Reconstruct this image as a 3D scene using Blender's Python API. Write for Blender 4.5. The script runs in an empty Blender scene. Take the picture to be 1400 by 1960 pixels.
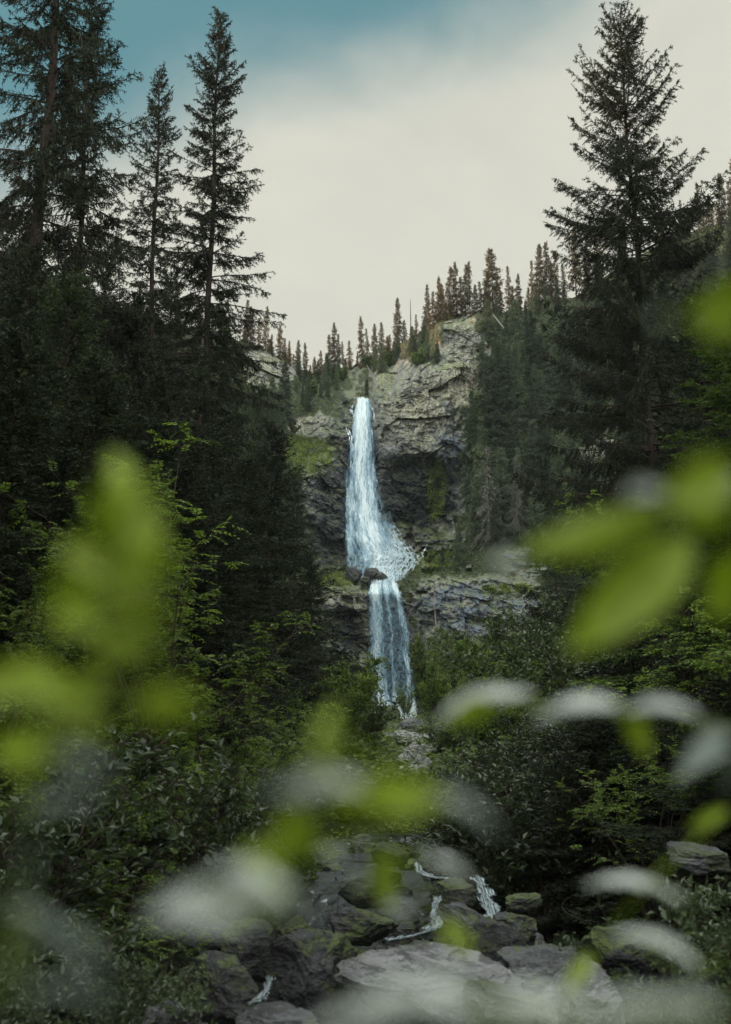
import bpy, math, random
import numpy as np
from mathutils import Vector, Matrix

# ---------------------------------------------------------------- camera, sky, sun, exposure
C = bpy.data.collections.new('scene'); bpy.context.scene.collection.children.link(C)
sc = bpy.context.scene
F = 2366.0; PITCH = math.radians(12.4); CAMZ = 2.2
cam = bpy.data.cameras.new('camera'); camo = bpy.data.objects.new('camera', cam); C.objects.link(camo)
cam.sensor_fit = 'VERTICAL'; cam.sensor_height = 36.0; cam.lens = 36.0 * F / 1960.0
cam.clip_start = 0.05; cam.clip_end = 3000
camo.location = (0, 0, CAMZ); camo.rotation_euler = (math.radians(90) + PITCH, 0, 0)
cam.dof.use_dof = True; cam.dof.focus_distance = 42.0; cam.dof.aperture_fstop = 2.9
sc.camera = camo
sc.view_settings.view_transform = 'Standard'; sc.view_settings.look = 'None'
sc.view_settings.exposure = 0.0; sc.view_settings.gamma = 1.0
sc.render.engine = 'CYCLES'
sc.cycles.max_bounces = 6; sc.cycles.diffuse_bounces = 3; sc.cycles.glossy_bounces = 2
sc.cycles.transmission_bounces = 3; sc.cycles.transparent_max_bounces = 12; sc.cycles.volume_bounces = 0
sc.cycles.caustics_reflective = False; sc.cycles.caustics_refractive = False
SUN_EL = math.radians(15); SUN_AZ = math.radians(-48)     # low sun behind the ridge, to the left of the view
sun = bpy.data.lights.new('sun', 'SUN'); sun.energy = 5.0; sun.angle = math.radians(0.6); sun.color = (1.0, 0.62, 0.36)
suno = bpy.data.objects.new('sun', sun); C.objects.link(suno)
_sd = Vector((math.sin(SUN_AZ) * math.cos(SUN_EL), math.cos(SUN_AZ) * math.cos(SUN_EL), math.sin(SUN_EL)))
suno.rotation_euler = _sd.to_track_quat('Z', 'Y').to_euler()

class NT:
    """small node-tree helper"""
    def __init__(s, tree): s.t = tree; s.t.nodes.clear()
    def n(s, typ, ins=None, **kw):
        nd = s.t.nodes.new(typ)
        for k, v in kw.items(): setattr(nd, k, v)
        for k, v in (ins or {}).items():
            sock = nd.inputs[k]
            if isinstance(v, bpy.types.NodeSocket): s.t.links.new(v, sock)
            else: sock.default_value = v
        return nd
    def math(s, op, a, b=0.0, c=None, clamp=False):
        d = {0: a, 1: b}
        if c is not None: d[2] = c
        return s.n('ShaderNodeMath', d, operation=op, use_clamp=clamp).outputs[0]
    def mix(s, f, a, b):
        nd = s.n('ShaderNodeMix', data_type='RGBA')
        for sock, v in ((nd.inputs[0], f), (nd.inputs[6], a), (nd.inputs[7], b)):
            if isinstance(v, bpy.types.NodeSocket): s.t.links.new(v, sock)
            else: sock.default_value = v if sock.type == 'VALUE' else (tuple(v) + (1,))[:4]
        return nd.outputs[2]
    def ramp(s, f, lo, hi):
        return s.n('ShaderNodeMapRange', {0: f, 1: lo, 2: hi, 3: 0.0, 4: 1.0}, interpolation_type='SMOOTHSTEP').outputs[0]
    def noise(s, vec, scale, detail=4.0, rough=0.55, dist=0.0):
        d = {'Scale': scale, 'Detail': detail, 'Roughness': rough, 'Distortion': dist}
        if vec is not None: d['Vector'] = vec
        return s.n('ShaderNodeTexNoise', d).outputs[0]
    def scalev(s, vec, v):
        return s.n('ShaderNodeVectorMath', {0: vec, 1: v}, operation='MULTIPLY').outputs[0]

world = bpy.data.worlds.new('World'); sc.world = world; world.use_nodes = True
w = NT(world.node_tree)
sky = w.n('ShaderNodeTexSky', sky_type='NISHITA', sun_disc=False, sun_elevation=SUN_EL, sun_rotation=SUN_AZ, altitude=400, air_density=1.2, dust_density=1.0)
blue = w.n('ShaderNodeVectorMath', {0: sky.outputs[0], 1: (0.058, 0.105, 0.105)}, operation='MULTIPLY').outputs[0]
blue = w.mix(0.88, blue, (0.125, 0.285, 0.325))
g = w.n('ShaderNodeTexCoord').outputs['Generated']
sp = w.n('ShaderNodeSeparateXYZ', {0: g})
n1 = w.noise(w.scalev(g, (1.0, 1.0, 1.2)), 3.4, 4, 0.5, 0.1)
n2 = w.noise(w.scalev(g, (1.0, 1.0, 1.4)), 7.0, 5, 0.55, 0.3)
m = w.math('MULTIPLY_ADD', sp.outputs[0], 1.45, 2.36)
m = w.math('MULTIPLY_ADD', sp.outputs[2], -4.2, m)
m = w.math('MULTIPLY_ADD', n1, 0.6, m)
m = w.math('MULTIPLY_ADD', n2, 0.24, m)
m = w.ramp(m, 0.28, 0.74)
up = w.ramp(sp.outputs[2], 0.64, 0.80)                     # closed cloud overhead and behind
bk = w.ramp(sp.outputs[1], 0.45, 0.1)
m = w.math('MAXIMUM', w.math('MAXIMUM', m, up), bk)
cl = w.mix(n2, (0.57, 0.58, 0.51), (0.77, 0.765, 0.66))
cl2 = w.n('ShaderNodeVectorMath', {0: cl, 1: (2.6, 2.75, 2.95)}, operation='MULTIPLY').outputs[0]
cl = w.mix(w.math('MAXIMUM', up, bk), cl, cl2)
col = w.mix(m, blue, cl)
bg = w.n('ShaderNodeBackground', {'Color': col, 'Strength': 1.0})
wo = w.n('ShaderNodeOutputWorld', {'Surface': bg.outputs[0]})
world.cycles.sampling_method = 'MANUAL'; world.cycles.sample_map_resolution = 512

rnd = random.Random(7)
CP, SP = math.cos(PITCH), math.sin(PITCH)
def at(px, py, Y):
    """world point whose photograph pixel is (px, py) at forward distance Y (arrays allowed)"""
    dx = (px - 700.0) / F; dy = (980.0 - py) / F
    t = Y / (CP - dy * SP)
    return (dx * t, Y + 0 * t, CAMZ + (SP + dy * CP) * t)
def atv(px, py, Y): return Vector(at(px, py, Y))

# ---------------------------------------------------------------- numpy noise
def _h(ix, iy, iz, seed):
    a = (ix.astype(np.int64) * 374761393 + iy.astype(np.int64) * 668265263 + iz.astype(np.int64) * 2147483647 * 3 + seed * 974634777) & 0xFFFFFFFF
    a = ((a ^ (a >> 13)) * 1274126177) & 0xFFFFFFFF
    a = ((a ^ (a >> 16)) * 2246822519) & 0xFFFFFFFF
    return ((a ^ (a >> 15)) & 0xFFFFFF) / float(0x1000000)
def vnoise(x, y, z=None, seed=0):
    if z is None: z = np.zeros_like(x)
    xi, yi, zi = np.floor(x), np.floor(y), np.floor(z)
    fx, fy, fz = x - xi, y - yi, z - zi
    fx, fy, fz = [f * f * (3 - 2 * f) for f in (fx, fy, fz)]
    r = 0
    for a in (0, 1):
        for b in (0, 1):
            for c in (0, 1):
                r = r + _h(xi + a, yi + b, zi + c, seed) * (fx if a else 1 - fx) * (fy if b else 1 - fy) * (fz if c else 1 - fz)
    return r * 2 - 1
def fbm(x, y, z=None, o=4, seed=0, g=0.5):
    r = 0; a = 1.0; s = 1.0
    for k in range(o):
        r = r + a * vnoise(x * s, y * s, None if z is None else z * s, seed + k * 17); s *= 2.03; a *= g
    return r
def facets(x, y, seed, tilt=0.5):
    """blocky broken rock: every Voronoi cell has its own offset and tilt"""
    xi, yi = np.floor(x), np.floor(y)
    best = np.full(x.shape, 1e9); out = np.zeros_like(x); edge = np.full(x.shape, 1e9)
    for a in (-1, 0, 1):
        for b in (-1, 0, 1):
            cx, cy = xi + a, yi + b; zz = np.zeros_like(cx)
            jx = cx + _h(cx, cy, zz, seed); jy = cy + _h(cx, cy, zz, seed + 1)
            d = np.abs(x - jx) + np.abs(y - jy) * 0.9 + 0.25 * np.hypot(x - jx, y - jy)
            v = (_h(cx, cy, zz, seed + 2) - .5) * 2 + tilt * ((_h(cx, cy, zz, seed + 3) - .5) * (x - jx) + (_h(cx, cy, zz, seed + 4) - .5) * (y - jy)) * 2
            nb = d < best
            edge = np.where(nb, best - d, np.minimum(edge, d - best)); out = np.where(nb, v, out); best = np.where(nb, d, best)
    return out, edge
def sstep(x, a, b):
    t = np.clip((x - a) / (b - a), 0, 1); return t * t * (3 - 2 * t)

# ---------------------------------------------------------------- mesh helpers
def mesh_from(name, V, faces, mats, smooth=False, midx=None, attrs=None, uv=None):
    """V (n,3); faces: list of (m,k) int arrays (k = 3 or 4)"""
    me = bpy.data.meshes.new(name)
    V = np.asarray(V, dtype=np.float32).reshape(-1, 3)
    faces = [np.asarray(f, dtype=np.int32) for f in faces if len(f)]
    me.vertices.add(len(V)); me.vertices.foreach_set('co', V.ravel())
    loops = np.concatenate([f.ravel() for f in faces]); tot = np.concatenate([np.full(len(f), f.shape[1], np.int32) for f in faces])
    me.loops.add(len(loops)); me.loops.foreach_set('vertex_index', loops)
    me.polygons.add(len(tot)); st = np.concatenate([[0], np.cumsum(tot)[:-1]]).astype(np.int32)
    me.polygons.foreach_set('loop_start', st)
    if midx is not None: me.polygons.foreach_set('material_index', np.asarray(midx, dtype=np.int32))
    me.polygons.foreach_set('use_smooth', np.full(len(tot), smooth, dtype=bool))
    for m_ in mats: me.materials.append(m_)
    me.update(calc_edges=True)
    for k, v in (attrs or {}).items():
        a = me.attributes.new(k, 'FLOAT', 'POINT'); a.data.foreach_set('value', np.asarray(v, dtype=np.float32).ravel())
    if uv is not None:
        u = me.uv_layers.new(name='UVMap'); u.data.foreach_set('uv', np.asarray(uv, dtype=np.float32)[loops].ravel())
    return me
def link(name, me, parent=None, loc=None):
    o = bpy.data.objects.new(name, me); C.objects.link(o)
    if parent is not None: o.parent = parent
    if loc is not None: o.location = loc
    return o
def tag(o, label=None, cat=None, group=None, kind=None):
    if label: o['label'] = label
    if cat: o['category'] = cat
    if group: o['group'] = group
    if kind: o['kind'] = kind
    return o
def thing(name, label, cat, loc=(0, 0, 0), rz=0.0, group=None):
    o = bpy.data.objects.new(name, None); C.objects.link(o); o.location = loc; o.rotation_euler = (0, 0, rz)
    return tag(o, label, cat, group)
def grid_faces(nr, nc, off=0):
    i = np.arange(nr - 1)[:, None] * nc + np.arange(nc - 1)[None, :]
    return (np.stack([i, i + 1, i + nc + 1, i + nc], -1).reshape(-1, 4) + off)
def nrm(v): return v / np.maximum(np.linalg.norm(v, axis=-1, keepdims=True), 1e-9)
def segs(p0, p1, r0, r1, k=3):
    """tapered prisms between point arrays -> V, F"""
    d = nrm(p1 - p0); a = np.where(np.abs(d[:, 2:3]) < .9, np.array([[0, 0, 1.]]), np.array([[1., 0, 0]]))
    u = nrm(np.cross(d, a)); v = np.cross(d, u); n = len(p0)
    ang = np.arange(k) * 2 * np.pi / k
    ring = u[:, None] * np.cos(ang)[None, :, None] + v[:, None] * np.sin(ang)[None, :, None]
    V = np.concatenate([p0[:, None] + ring * np.reshape(r0, (-1, 1, 1)), p1[:, None] + ring * np.reshape(r1, (-1, 1, 1))], 1).reshape(-1, 3)
    b = (np.arange(n) * 2 * k)[:, None]; i = np.arange(k)[None]; j = (i + 1) % k
    Fq = np.stack([b + i, b + j, b + k + j, b + k + i], -1).reshape(-1, 4)
    return V, Fq
def tube(pts, rads, k=8):
    pts = np.asarray(pts, float); rads = np.asarray(rads, float); n = len(pts)
    d = nrm(np.gradient(pts, axis=0)); a = np.array([0.3, 0.95, 0.1]) if abs(d[0][1]) < .8 else np.array([1., 0, 0])
    u = nrm(np.cross(d, a)); v = np.cross(d, u); ang = np.arange(k) * 2 * np.pi / k
    V = pts[:, None] + (u[:, None] * np.cos(ang)[None, :, None] + v[:, None] * np.sin(ang)[None, :, None]) * rads[:, None, None]
    i = np.arange(n - 1)[:, None] * k + np.arange(k)[None]; j = np.arange(n - 1)[:, None] * k + (np.arange(k)[None] + 1) % k
    return V.reshape(-1, 3), np.stack([i, j, j + k, i + k], -1).reshape(-1, 4)
def join(parts):
    V = []; Fs = []; o = 0
    for v, f in parts: V.append(v); Fs.append(f + o); o += len(v)
    return np.concatenate(V), Fs

# ---------------------------------------------------------------- materials
def mat(name):
    m_ = bpy.data.materials.new(name); m_.use_nodes = True; return m_, NT(m_.node_tree)
def out(t, surf): t.n('ShaderNodeOutputMaterial', {'Surface': surf})
def foliage_mat(name, c1, c2, trans=0.25, rough=0.6, scale=1.2, tcol=None, spec=0.35, obvar=0.35):
    m_, t = mat(name)
    tc = t.n('ShaderNodeTexCoord').outputs['Object']
    nz = t.noise(tc, scale, 3, 0.6)
    isl = t.n('ShaderNodeNewGeometry').outputs['Random Per Island']
    f = t.ramp(t.math('MULTIPLY_ADD', isl, 0.5, t.math('MULTIPLY_ADD', nz, 1.3, -0.38)), 0.1, 0.95)
    c = t.mix(f, c1, c2)
    oi = t.n('ShaderNodeObjectInfo').outputs['Random']
    v = t.math('MULTIPLY_ADD', oi, obvar * 2, 1 - obvar)
    c = t.n('ShaderNodeVectorMath', {0: c, 'Scale': v}, operation='SCALE').outputs[0]
    p = t.n('ShaderNodeBsdfPrincipled', {'Base Color': c, 'Roughness': rough, 'Specular IOR Level': spec})
    tcv = t.n('ShaderNodeVectorMath', {0: c, 1: tcol or (1.5, 1.6, 0.7)}, operation='MULTIPLY').outputs[0]
    tr = t.n('ShaderNodeBsdfTranslucent', {'Color': tcv})
    out(t, t.n('ShaderNodeMixShader', {0: trans, 1: p.outputs[0], 2: tr.outputs[0]}).outputs[0])
    return m_
M = {}
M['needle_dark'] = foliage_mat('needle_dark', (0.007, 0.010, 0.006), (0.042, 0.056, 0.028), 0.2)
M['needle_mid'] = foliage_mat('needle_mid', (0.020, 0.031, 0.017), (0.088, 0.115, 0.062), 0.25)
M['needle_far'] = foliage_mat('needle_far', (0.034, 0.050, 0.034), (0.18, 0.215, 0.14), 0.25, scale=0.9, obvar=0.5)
M['needle_ridge_glow'] = foliage_mat('needle_ridge_glow', (0.036, 0.040, 0.022), (0.105, 0.098, 0.052), 0.45, scale=0.6, tcol=(2.6, 1.7, 0.7))  # brownish base carries part of the warm backlit glow as colour
M['needle_bright'] = foliage_mat('needle_bright', (0.05, 0.085, 0.02), (0.13, 0.19, 0.045), 0.3)
M['leaf_rowan'] = foliage_mat('leaf_rowan', (0.035, 0.06, 0.016), (0.22, 0.30, 0.075), 0.35, 0.45, 2.0)
M['leaf_gloss'] = foliage_mat('leaf_gloss', (0.025, 0.040, 0.018), (0.115, 0.15, 0.08), 0.2, 0.28, 2.0, spec=0.6)
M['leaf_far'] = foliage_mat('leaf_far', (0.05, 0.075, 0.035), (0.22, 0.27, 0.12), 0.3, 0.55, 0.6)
M['undergrowth'] = foliage_mat('undergrowth', (0.015, 0.022, 0.007), (0.06, 0.085, 0.026), 0.3, 0.5, 0.8)
M['moss_tuft'] = foliage_mat('moss_tuft', (0.07, 0.092, 0.025), (0.23, 0.27, 0.075), 0.3, 0.7, 0.7)
M['leaf_near'] = foliage_mat('leaf_near', (0.33, 0.41, 0.035), (0.42, 0.52, 0.06), 0.5, 0.36, 20.0, tcol=(1.5, 1.55, 0.6), spec=0.5, obvar=0.12)
M['leaf_painted_sheen'] = foliage_mat('leaf_painted_sheen', (0.44, 0.47, 0.44), (0.54, 0.57, 0.54), 0.12, 0.28, 20.0, spec=0.9, obvar=0.12)  # near-white base paints the sky's reflection into the leaf, on top of real gloss
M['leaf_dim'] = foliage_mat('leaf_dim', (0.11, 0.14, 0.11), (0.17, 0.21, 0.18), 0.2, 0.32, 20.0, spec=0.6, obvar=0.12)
M['dead_twig'] = foliage_mat('dead_twig', (0.20, 0.19, 0.17), (0.36, 0.35, 0.31), 0.0, 0.8, 3.0)
M['lichen'] = foliage_mat('lichen', (0.05, 0.055, 0.04), (0.13, 0.135, 0.10), 0.2, 0.9, 3.0)
def bark_mat(name, a, b):
    m_, t = mat(name); tc = t.n('ShaderNodeTexCoord').outputs['Object']
    nz = t.noise(t.scalev(tc, (9, 9, 2.2)), 2.0, 6, 0.7)
    c = t.mix(t.ramp(nz, 0.35, 0.7), a, b)
    bu = t.n('ShaderNodeBump', {'Height': nz, 'Strength': 0.8, 'Distance': 0.04})
    out(t, t.n('ShaderNodeBsdfPrincipled', {'Base Color': c, 'Roughness': 0.9, 'Normal': bu.outputs[0]}).outputs[0]); return m_
M['bark'] = bark_mat('bark', (0.022, 0.014, 0.011), (0.075, 0.048, 0.038))
M['bark_grey'] = bark_mat('bark_grey', (0.08, 0.07, 0.06), (0.20, 0.18, 0.16))
M['bark_pale'] = bark_mat('bark_pale', (0.22, 0.20, 0.18), (0.42, 0.40, 0.36))

def rock_cliff_mat():
    m_, t = mat('cliff_rock')
    geo = t.n('ShaderNodeNewGeometry'); P = geo.outputs['Position']
    A = lambda k: t.n('ShaderNodeAttribute', attribute_name=k).outputs['Fac']
    big = t.noise(P, 0.10, 5, 0.6, 0.5); mid = t.noise(P, 0.45, 6, 0.65, 0.6)
    streak = t.noise(t.scalev(P, (1.5, 1.5, 0.16)), 1.1, 6, 0.7, 0.3)
    fine = t.noise(t.scalev(P, (1, 1, 1.5)), 2.2, 8, 0.78, 0.6); lich = t.noise(t.scalev(P, (1.3, 1.3, 0.6)), 0.7, 7, 0.72, 0.8)
    c = t.mix(t.ramp(mid, 0.36, 0.62), (0.17, 0.168, 0.172), (0.42, 0.405, 0.365))
    c = t.mix(t.ramp(big, 0.5, 0.62), c, (0.46, 0.42, 0.33))
    c = t.mix(t.math('MULTIPLY', t.ramp(lich, 0.50, 0.58), 0.85), c, (0.53, 0.52, 0.40))
    c = t.mix(t.math('MULTIPLY', t.ramp(streak, 0.52, 0.60), 0.75), c, (0.11, 0.11, 0.12))
    rust = t.noise(P, 0.3, 5, 0.7, 1.0)
    c = t.mix(t.math('MULTIPLY', t.ramp(rust, 0.60, 0.72), 0.6), c, (0.22, 0.14, 0.10))
    c = t.mix(t.math('MULTIPLY', t.ramp(fine, 0.50, 0.42), 0.7), c, (0.06, 0.057, 0.06))
    vz = t.n('ShaderNodeTexVoronoi', {'Vector': t.n('ShaderNodeVectorMath', {0: t.n('ShaderNodeTexNoise', {'Vector': P, 'Scale': 0.9, 'Detail': 4.0}).outputs['Color'], 1: (1.6, 1.6, 1.6), 2: t.scalev(P, (0.8, 0.8, 1.25))}, operation='MULTIPLY_ADD').outputs[0], 'Scale': 0.8}, feature='DISTANCE_TO_EDGE').outputs['Distance']
    joint = t.math('MULTIPLY', t.ramp(vz, 0.055, 0.0), t.ramp(mid, 0.44, 0.56))
    c = t.mix(t.math('MULTIPLY', joint, 0.75), c, (0.035, 0.033, 0.035))
    spk = t.noise(t.scalev(P, (1, 1, .55)), 5.0, 4, 0.8); c = t.mix(t.math('MULTIPLY', t.ramp(spk, 0.56, 0.64), 0.55), c, (0.60, 0.585, 0.53))
    blu = t.math('MULTIPLY', A('blue'), t.ramp(mid, 0.35, 0.6))
    c = t.mix(blu, c, (0.17, 0.20, 0.27))
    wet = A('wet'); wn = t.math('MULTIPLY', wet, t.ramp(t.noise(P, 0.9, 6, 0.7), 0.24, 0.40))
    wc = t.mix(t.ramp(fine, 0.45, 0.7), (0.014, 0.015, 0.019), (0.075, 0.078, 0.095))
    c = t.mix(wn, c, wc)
    crack = A('crack'); c = t.mix(t.math('MULTIPLY', crack, 0.75), c, (0.03, 0.027, 0.026))
    mossn = t.noise(P, 1.6, 6, 0.7)
    nz = t.n('ShaderNodeSeparateXYZ', {0: geo.outputs['Normal']}).outputs[2]
    top = t.math('MULTIPLY', t.ramp(nz, 0.6, 0.85), 0.8)
    mo = t.math('MULTIPLY', t.math('MAXIMUM', A('moss'), top), t.ramp(mossn, 0.36, 0.54))
    mc = t.mix(t.ramp(fine, 0.3, 0.65), (0.035, 0.048, 0.018), (0.19, 0.23, 0.06))
    c = t.mix(mo, c, mc)
    ve = t.mix(t.ramp(mossn, 0.3, 0.65), (0.018, 0.022, 0.014), (0.06, 0.07, 0.035))
    c = t.mix(A('veg'), c, ve)
    h = t.math('MULTIPLY_ADD', fine, 0.5, t.noise(P, 0.9, 8, 0.7, 0.4))
    bu = t.n('ShaderNodeBump', {'Height': h, 'Strength': 1.0, 'Distance': 0.22})
    ro = t.math('MULTIPLY_ADD', wn, -0.5, 0.88)
    p = t.n('ShaderNodeBsdfPrincipled', {'Base Color': c, 'Roughness': ro, 'Normal': bu.outputs[0], 'Specular IOR Level': 0.4})
    out(t, p.outputs[0]); return m_
M['cliff'] = rock_cliff_mat()
def boulder_mat(name, a, b, mossy, wet=0.0, light=(0.40, 0.39, 0.38)):
    m_, t = mat(name)
    geo = t.n('ShaderNodeNewGeometry'); tc = t.n('ShaderNodeTexCoord').outputs['Object']
    P = t.n('ShaderNodeVectorMath', {0: tc, 1: t.n('ShaderNodeObjectInfo').outputs['Location']}, operation='ADD').outputs[0]
    mid = t.noise(P, 1.6, 7, 0.65, 0.7); fine = t.noise(P, 9.0, 8, 0.75); lay = t.noise(t.scalev(P, (0.8, 0.8, 4.0)), 1.7, 6, 0.7, 0.8)
    c = t.mix(t.ramp(mid, 0.35, 0.65), a, b)
    c = t.mix(t.math('MULTIPLY', t.ramp(lay, 0.52, 0.60), 0.2), c, light)
    c = t.mix(t.math('MULTIPLY', t.ramp(t.noise(P, 22.0, 5, 0.8), 0.56, 0.66), 0.7), c, light)
    c = t.mix(t.math('MULTIPLY', t.ramp(t.noise(P, 3.3, 8, 0.75, 1.2), 0.48, 0.42), 0.75), c, (0.035, 0.033, 0.036))
    c = t.mix(t.math('MULTIPLY', t.ramp(fine, 0.46, 0.34), 0.7), c, (0.03, 0.028, 0.03))
    nz = t.n('ShaderNodeSeparateXYZ', {0: geo.outputs['Normal']}).outputs[2]
    mn = t.noise(P, 2.6, 7, 0.7, 0.4)
    mo = t.math('MULTIPLY', t.math('MULTIPLY', t.ramp(nz, 0.05, 0.6), t.ramp(mn, 0.58 - mossy * 0.17, 0.64 - mossy * 0.15)), min(1, mossy * 1.4))
    mc = t.mix(t.ramp(fine, 0.3, 0.7), (0.025, 0.035, 0.012), (0.12, 0.15, 0.04))
    c = t.mix(mo, c, mc)
    h = t.math('MULTIPLY_ADD', fine, 0.35, t.math('ADD', mid, lay))
    bu = t.n('ShaderNodeBump', {'Height': h, 'Strength': 1.0, 'Distance': 0.06})
    p = t.n('ShaderNodeBsdfPrincipled', {'Base Color': c, 'Roughness': t.math('MULTIPLY_ADD', mo, 0.2, 0.7 - wet), 'Normal': bu.outputs[0], 'Specular IOR Level': 0.4})
    out(t, p.outputs[0]); return m_
M['boulder_pale'] = boulder_mat('boulder_pale', (0.125, 0.125, 0.135), (0.32, 0.315, 0.33), 0.25, 0.05, (0.44, 0.42, 0.42))
M['boulder_grey'] = boulder_mat('boulder_grey', (0.042, 0.042, 0.048), (0.12, 0.12, 0.13), 0.5, 0.2, (0.30, 0.30, 0.32))
M['boulder_dark'] = boulder_mat('boulder_dark', (0.016, 0.015, 0.018), (0.060, 0.058, 0.064), 0.75, 0.3, (0.12, 0.12, 0.13))
M['boulder_white'] = boulder_mat('boulder_white', (0.28, 0.28, 0.27), (0.50, 0.50, 0.47), 0.15)
def ground_mat():
    m_, t = mat('forest_ground')
    P = t.n('ShaderNodeNewGeometry').outputs['Position']
    a = t.noise(P, 0.5, 6, 0.65, 0.5); f = t.noise(P, 4.0, 8, 0.75); rk = t.n('ShaderNodeAttribute', attribute_name='bed').outputs['Fac']
    c = t.mix(t.ramp(a, 0.35, 0.65), (0.022, 0.018, 0.012), (0.07, 0.085, 0.028))
    c = t.mix(t.math('MULTIPLY', t.ramp(f, 0.5, 0.65), 0.6), c, (0.11, 0.13, 0.045))
    c = t.mix(rk, c, t.mix(t.ramp(f, 0.4, 0.6), (0.014, 0.013, 0.013), (0.07, 0.066, 0.066)))
    bu = t.n('ShaderNodeBump', {'Height': f, 'Strength': 1.0, 'Distance': 0.12})
    out(t, t.n('ShaderNodeBsdfPrincipled', {'Base Color': c, 'Roughness': 0.9, 'Normal': bu.outputs[0], 'Specular IOR Level': 0.2}).outputs[0]); return m_
M['ground'] = ground_mat()
def fall_mat(name, us, vs, th, soft, lace=True):
    """broken white water: streaked, see-through where it is thin, netted where it spreads over rock"""
    m_, t = mat(name)
    uv = t.n('ShaderNodeTexCoord').outputs['UV']
    A = lambda k: t.n('ShaderNodeAttribute', attribute_name=k).outputs['Fac']
    wob = t.n('ShaderNodeTexNoise', {'Vector': uv, 'Scale': 1.3 * us, 'Detail': 3.0}).outputs['Color']
    uvd = t.n('ShaderNodeVectorMath', {0: wob, 1: (0.34, 0.5, 0), 2: uv}, operation='MULTIPLY_ADD').outputs[0]
    s1 = t.noise(t.scalev(uvd, (us, vs, 1)), 1.0, 3, 0.6)
    s2 = t.noise(t.scalev(uvd, (us * 2.7, vs * 3.0, 1)), 1.0, 6, 0.75)
    f = t.math('MULTIPLY_ADD', s2, 0.75, t.math('MULTIPLY', s1, 0.6))
    f = t.math('ADD', f, t.math('MULTIPLY_ADD', A('dens'), 1.0, -0.675))
    al = t.ramp(f, th, th + soft)
    if lace:
        vo = t.n('ShaderNodeTexVoronoi', {'Vector': t.scalev(uvd, (us * 2.0, vs * 6.5, 1)), 'Scale': 1.0, 'Randomness': 1.0}, feature='DISTANCE_TO_EDGE').outputs['Distance']
        net = t.math('MULTIPLY', t.ramp(vo, 0.17, 0.02), t.ramp(s2, 0.38, 0.5))
        al = t.math('MULTIPLY', t.math('MULTIPLY_ADD', t.math('SUBTRACT', net, al), A('lace'), al), A('fade'))
    else: al = t.math('MULTIPLY', al, A('fade'))
    ww = t.ramp(f, th + .0, th + soft + .06)
    if lace: ww = t.math('MAXIMUM', ww, t.math('MULTIPLY', A('lace'), 0.8))
    else: ww = t.math('MAXIMUM', ww, 0.75)
    c = t.mix(ww, (0.20, 0.42, 0.60), (0.88, 0.95, 0.98))
    d = t.n('ShaderNodeBsdfDiffuse', {'Color': c}); tl = t.n('ShaderNodeBsdfTranslucent', {'Color': c})
    b = t.n('ShaderNodeMixShader', {0: 0.3, 1: d.outputs[0], 2: tl.outputs[0]})
    out(t, t.n('ShaderNodeMixShader', {0: al, 1: t.n('ShaderNodeBsdfTransparent').outputs[0], 2: b.outputs[0]}).outputs[0])
    return m_
M['fall_core'] = fall_mat('fall_core', 0.85, 0.13, -0.02, 0.26)
M['fall_veil'] = fall_mat('fall_veil', 1.5, 0.20, 0.02, 0.24)
M['white_cascade'] = fall_mat('white_cascade', 1.6, 0.4, 0.0, 0.30, False)
m_, t = mat('white_water'); P = t.n('ShaderNodeNewGeometry').outputs['Position']
fz = t.noise(P, 5.0, 5, 0.7)
dd = t.n('ShaderNodeBsdfPrincipled', {'Base Color': t.mix(t.ramp(fz, .35, .6), (0.45, 0.60, 0.68), (0.86, 0.92, 0.94)), 'Roughness': 0.4})
out(t, t.n('ShaderNodeMixShader', {0: t.ramp(fz, 0.30, 0.42), 1: t.n('ShaderNodeBsdfTransparent').outputs[0], 2: dd.outputs[0]}).outputs[0]); M['white_water'] = m_

m_, t = mat('stream_water'); P = t.n('ShaderNodeNewGeometry').outputs['Position']
rp = t.noise(t.scalev(P, (1.2, .7, 1)), 5.0, 5, 0.6); fo = t.noise(t.scalev(P, (1.4, .8, 1)), 3.0, 7, 0.75, 0.6)
c = t.mix(t.ramp(fo, 0.60, 0.70), (0.010, 0.012, 0.012), (0.6, 0.66, 0.68))
bu = t.n('ShaderNodeBump', {'Height': rp, 'Strength': 0.8, 'Distance': 0.06})
out(t, t.n('ShaderNodeBsdfPrincipled', {'Base Color': c, 'Roughness': t.math('MULTIPLY_ADD', t.ramp(fo, 0.54, 0.64), 0.5, 0.08), 'Normal': bu.outputs[0], 'IOR': 1.33}).outputs[0]); M['stream'] = m_

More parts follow.
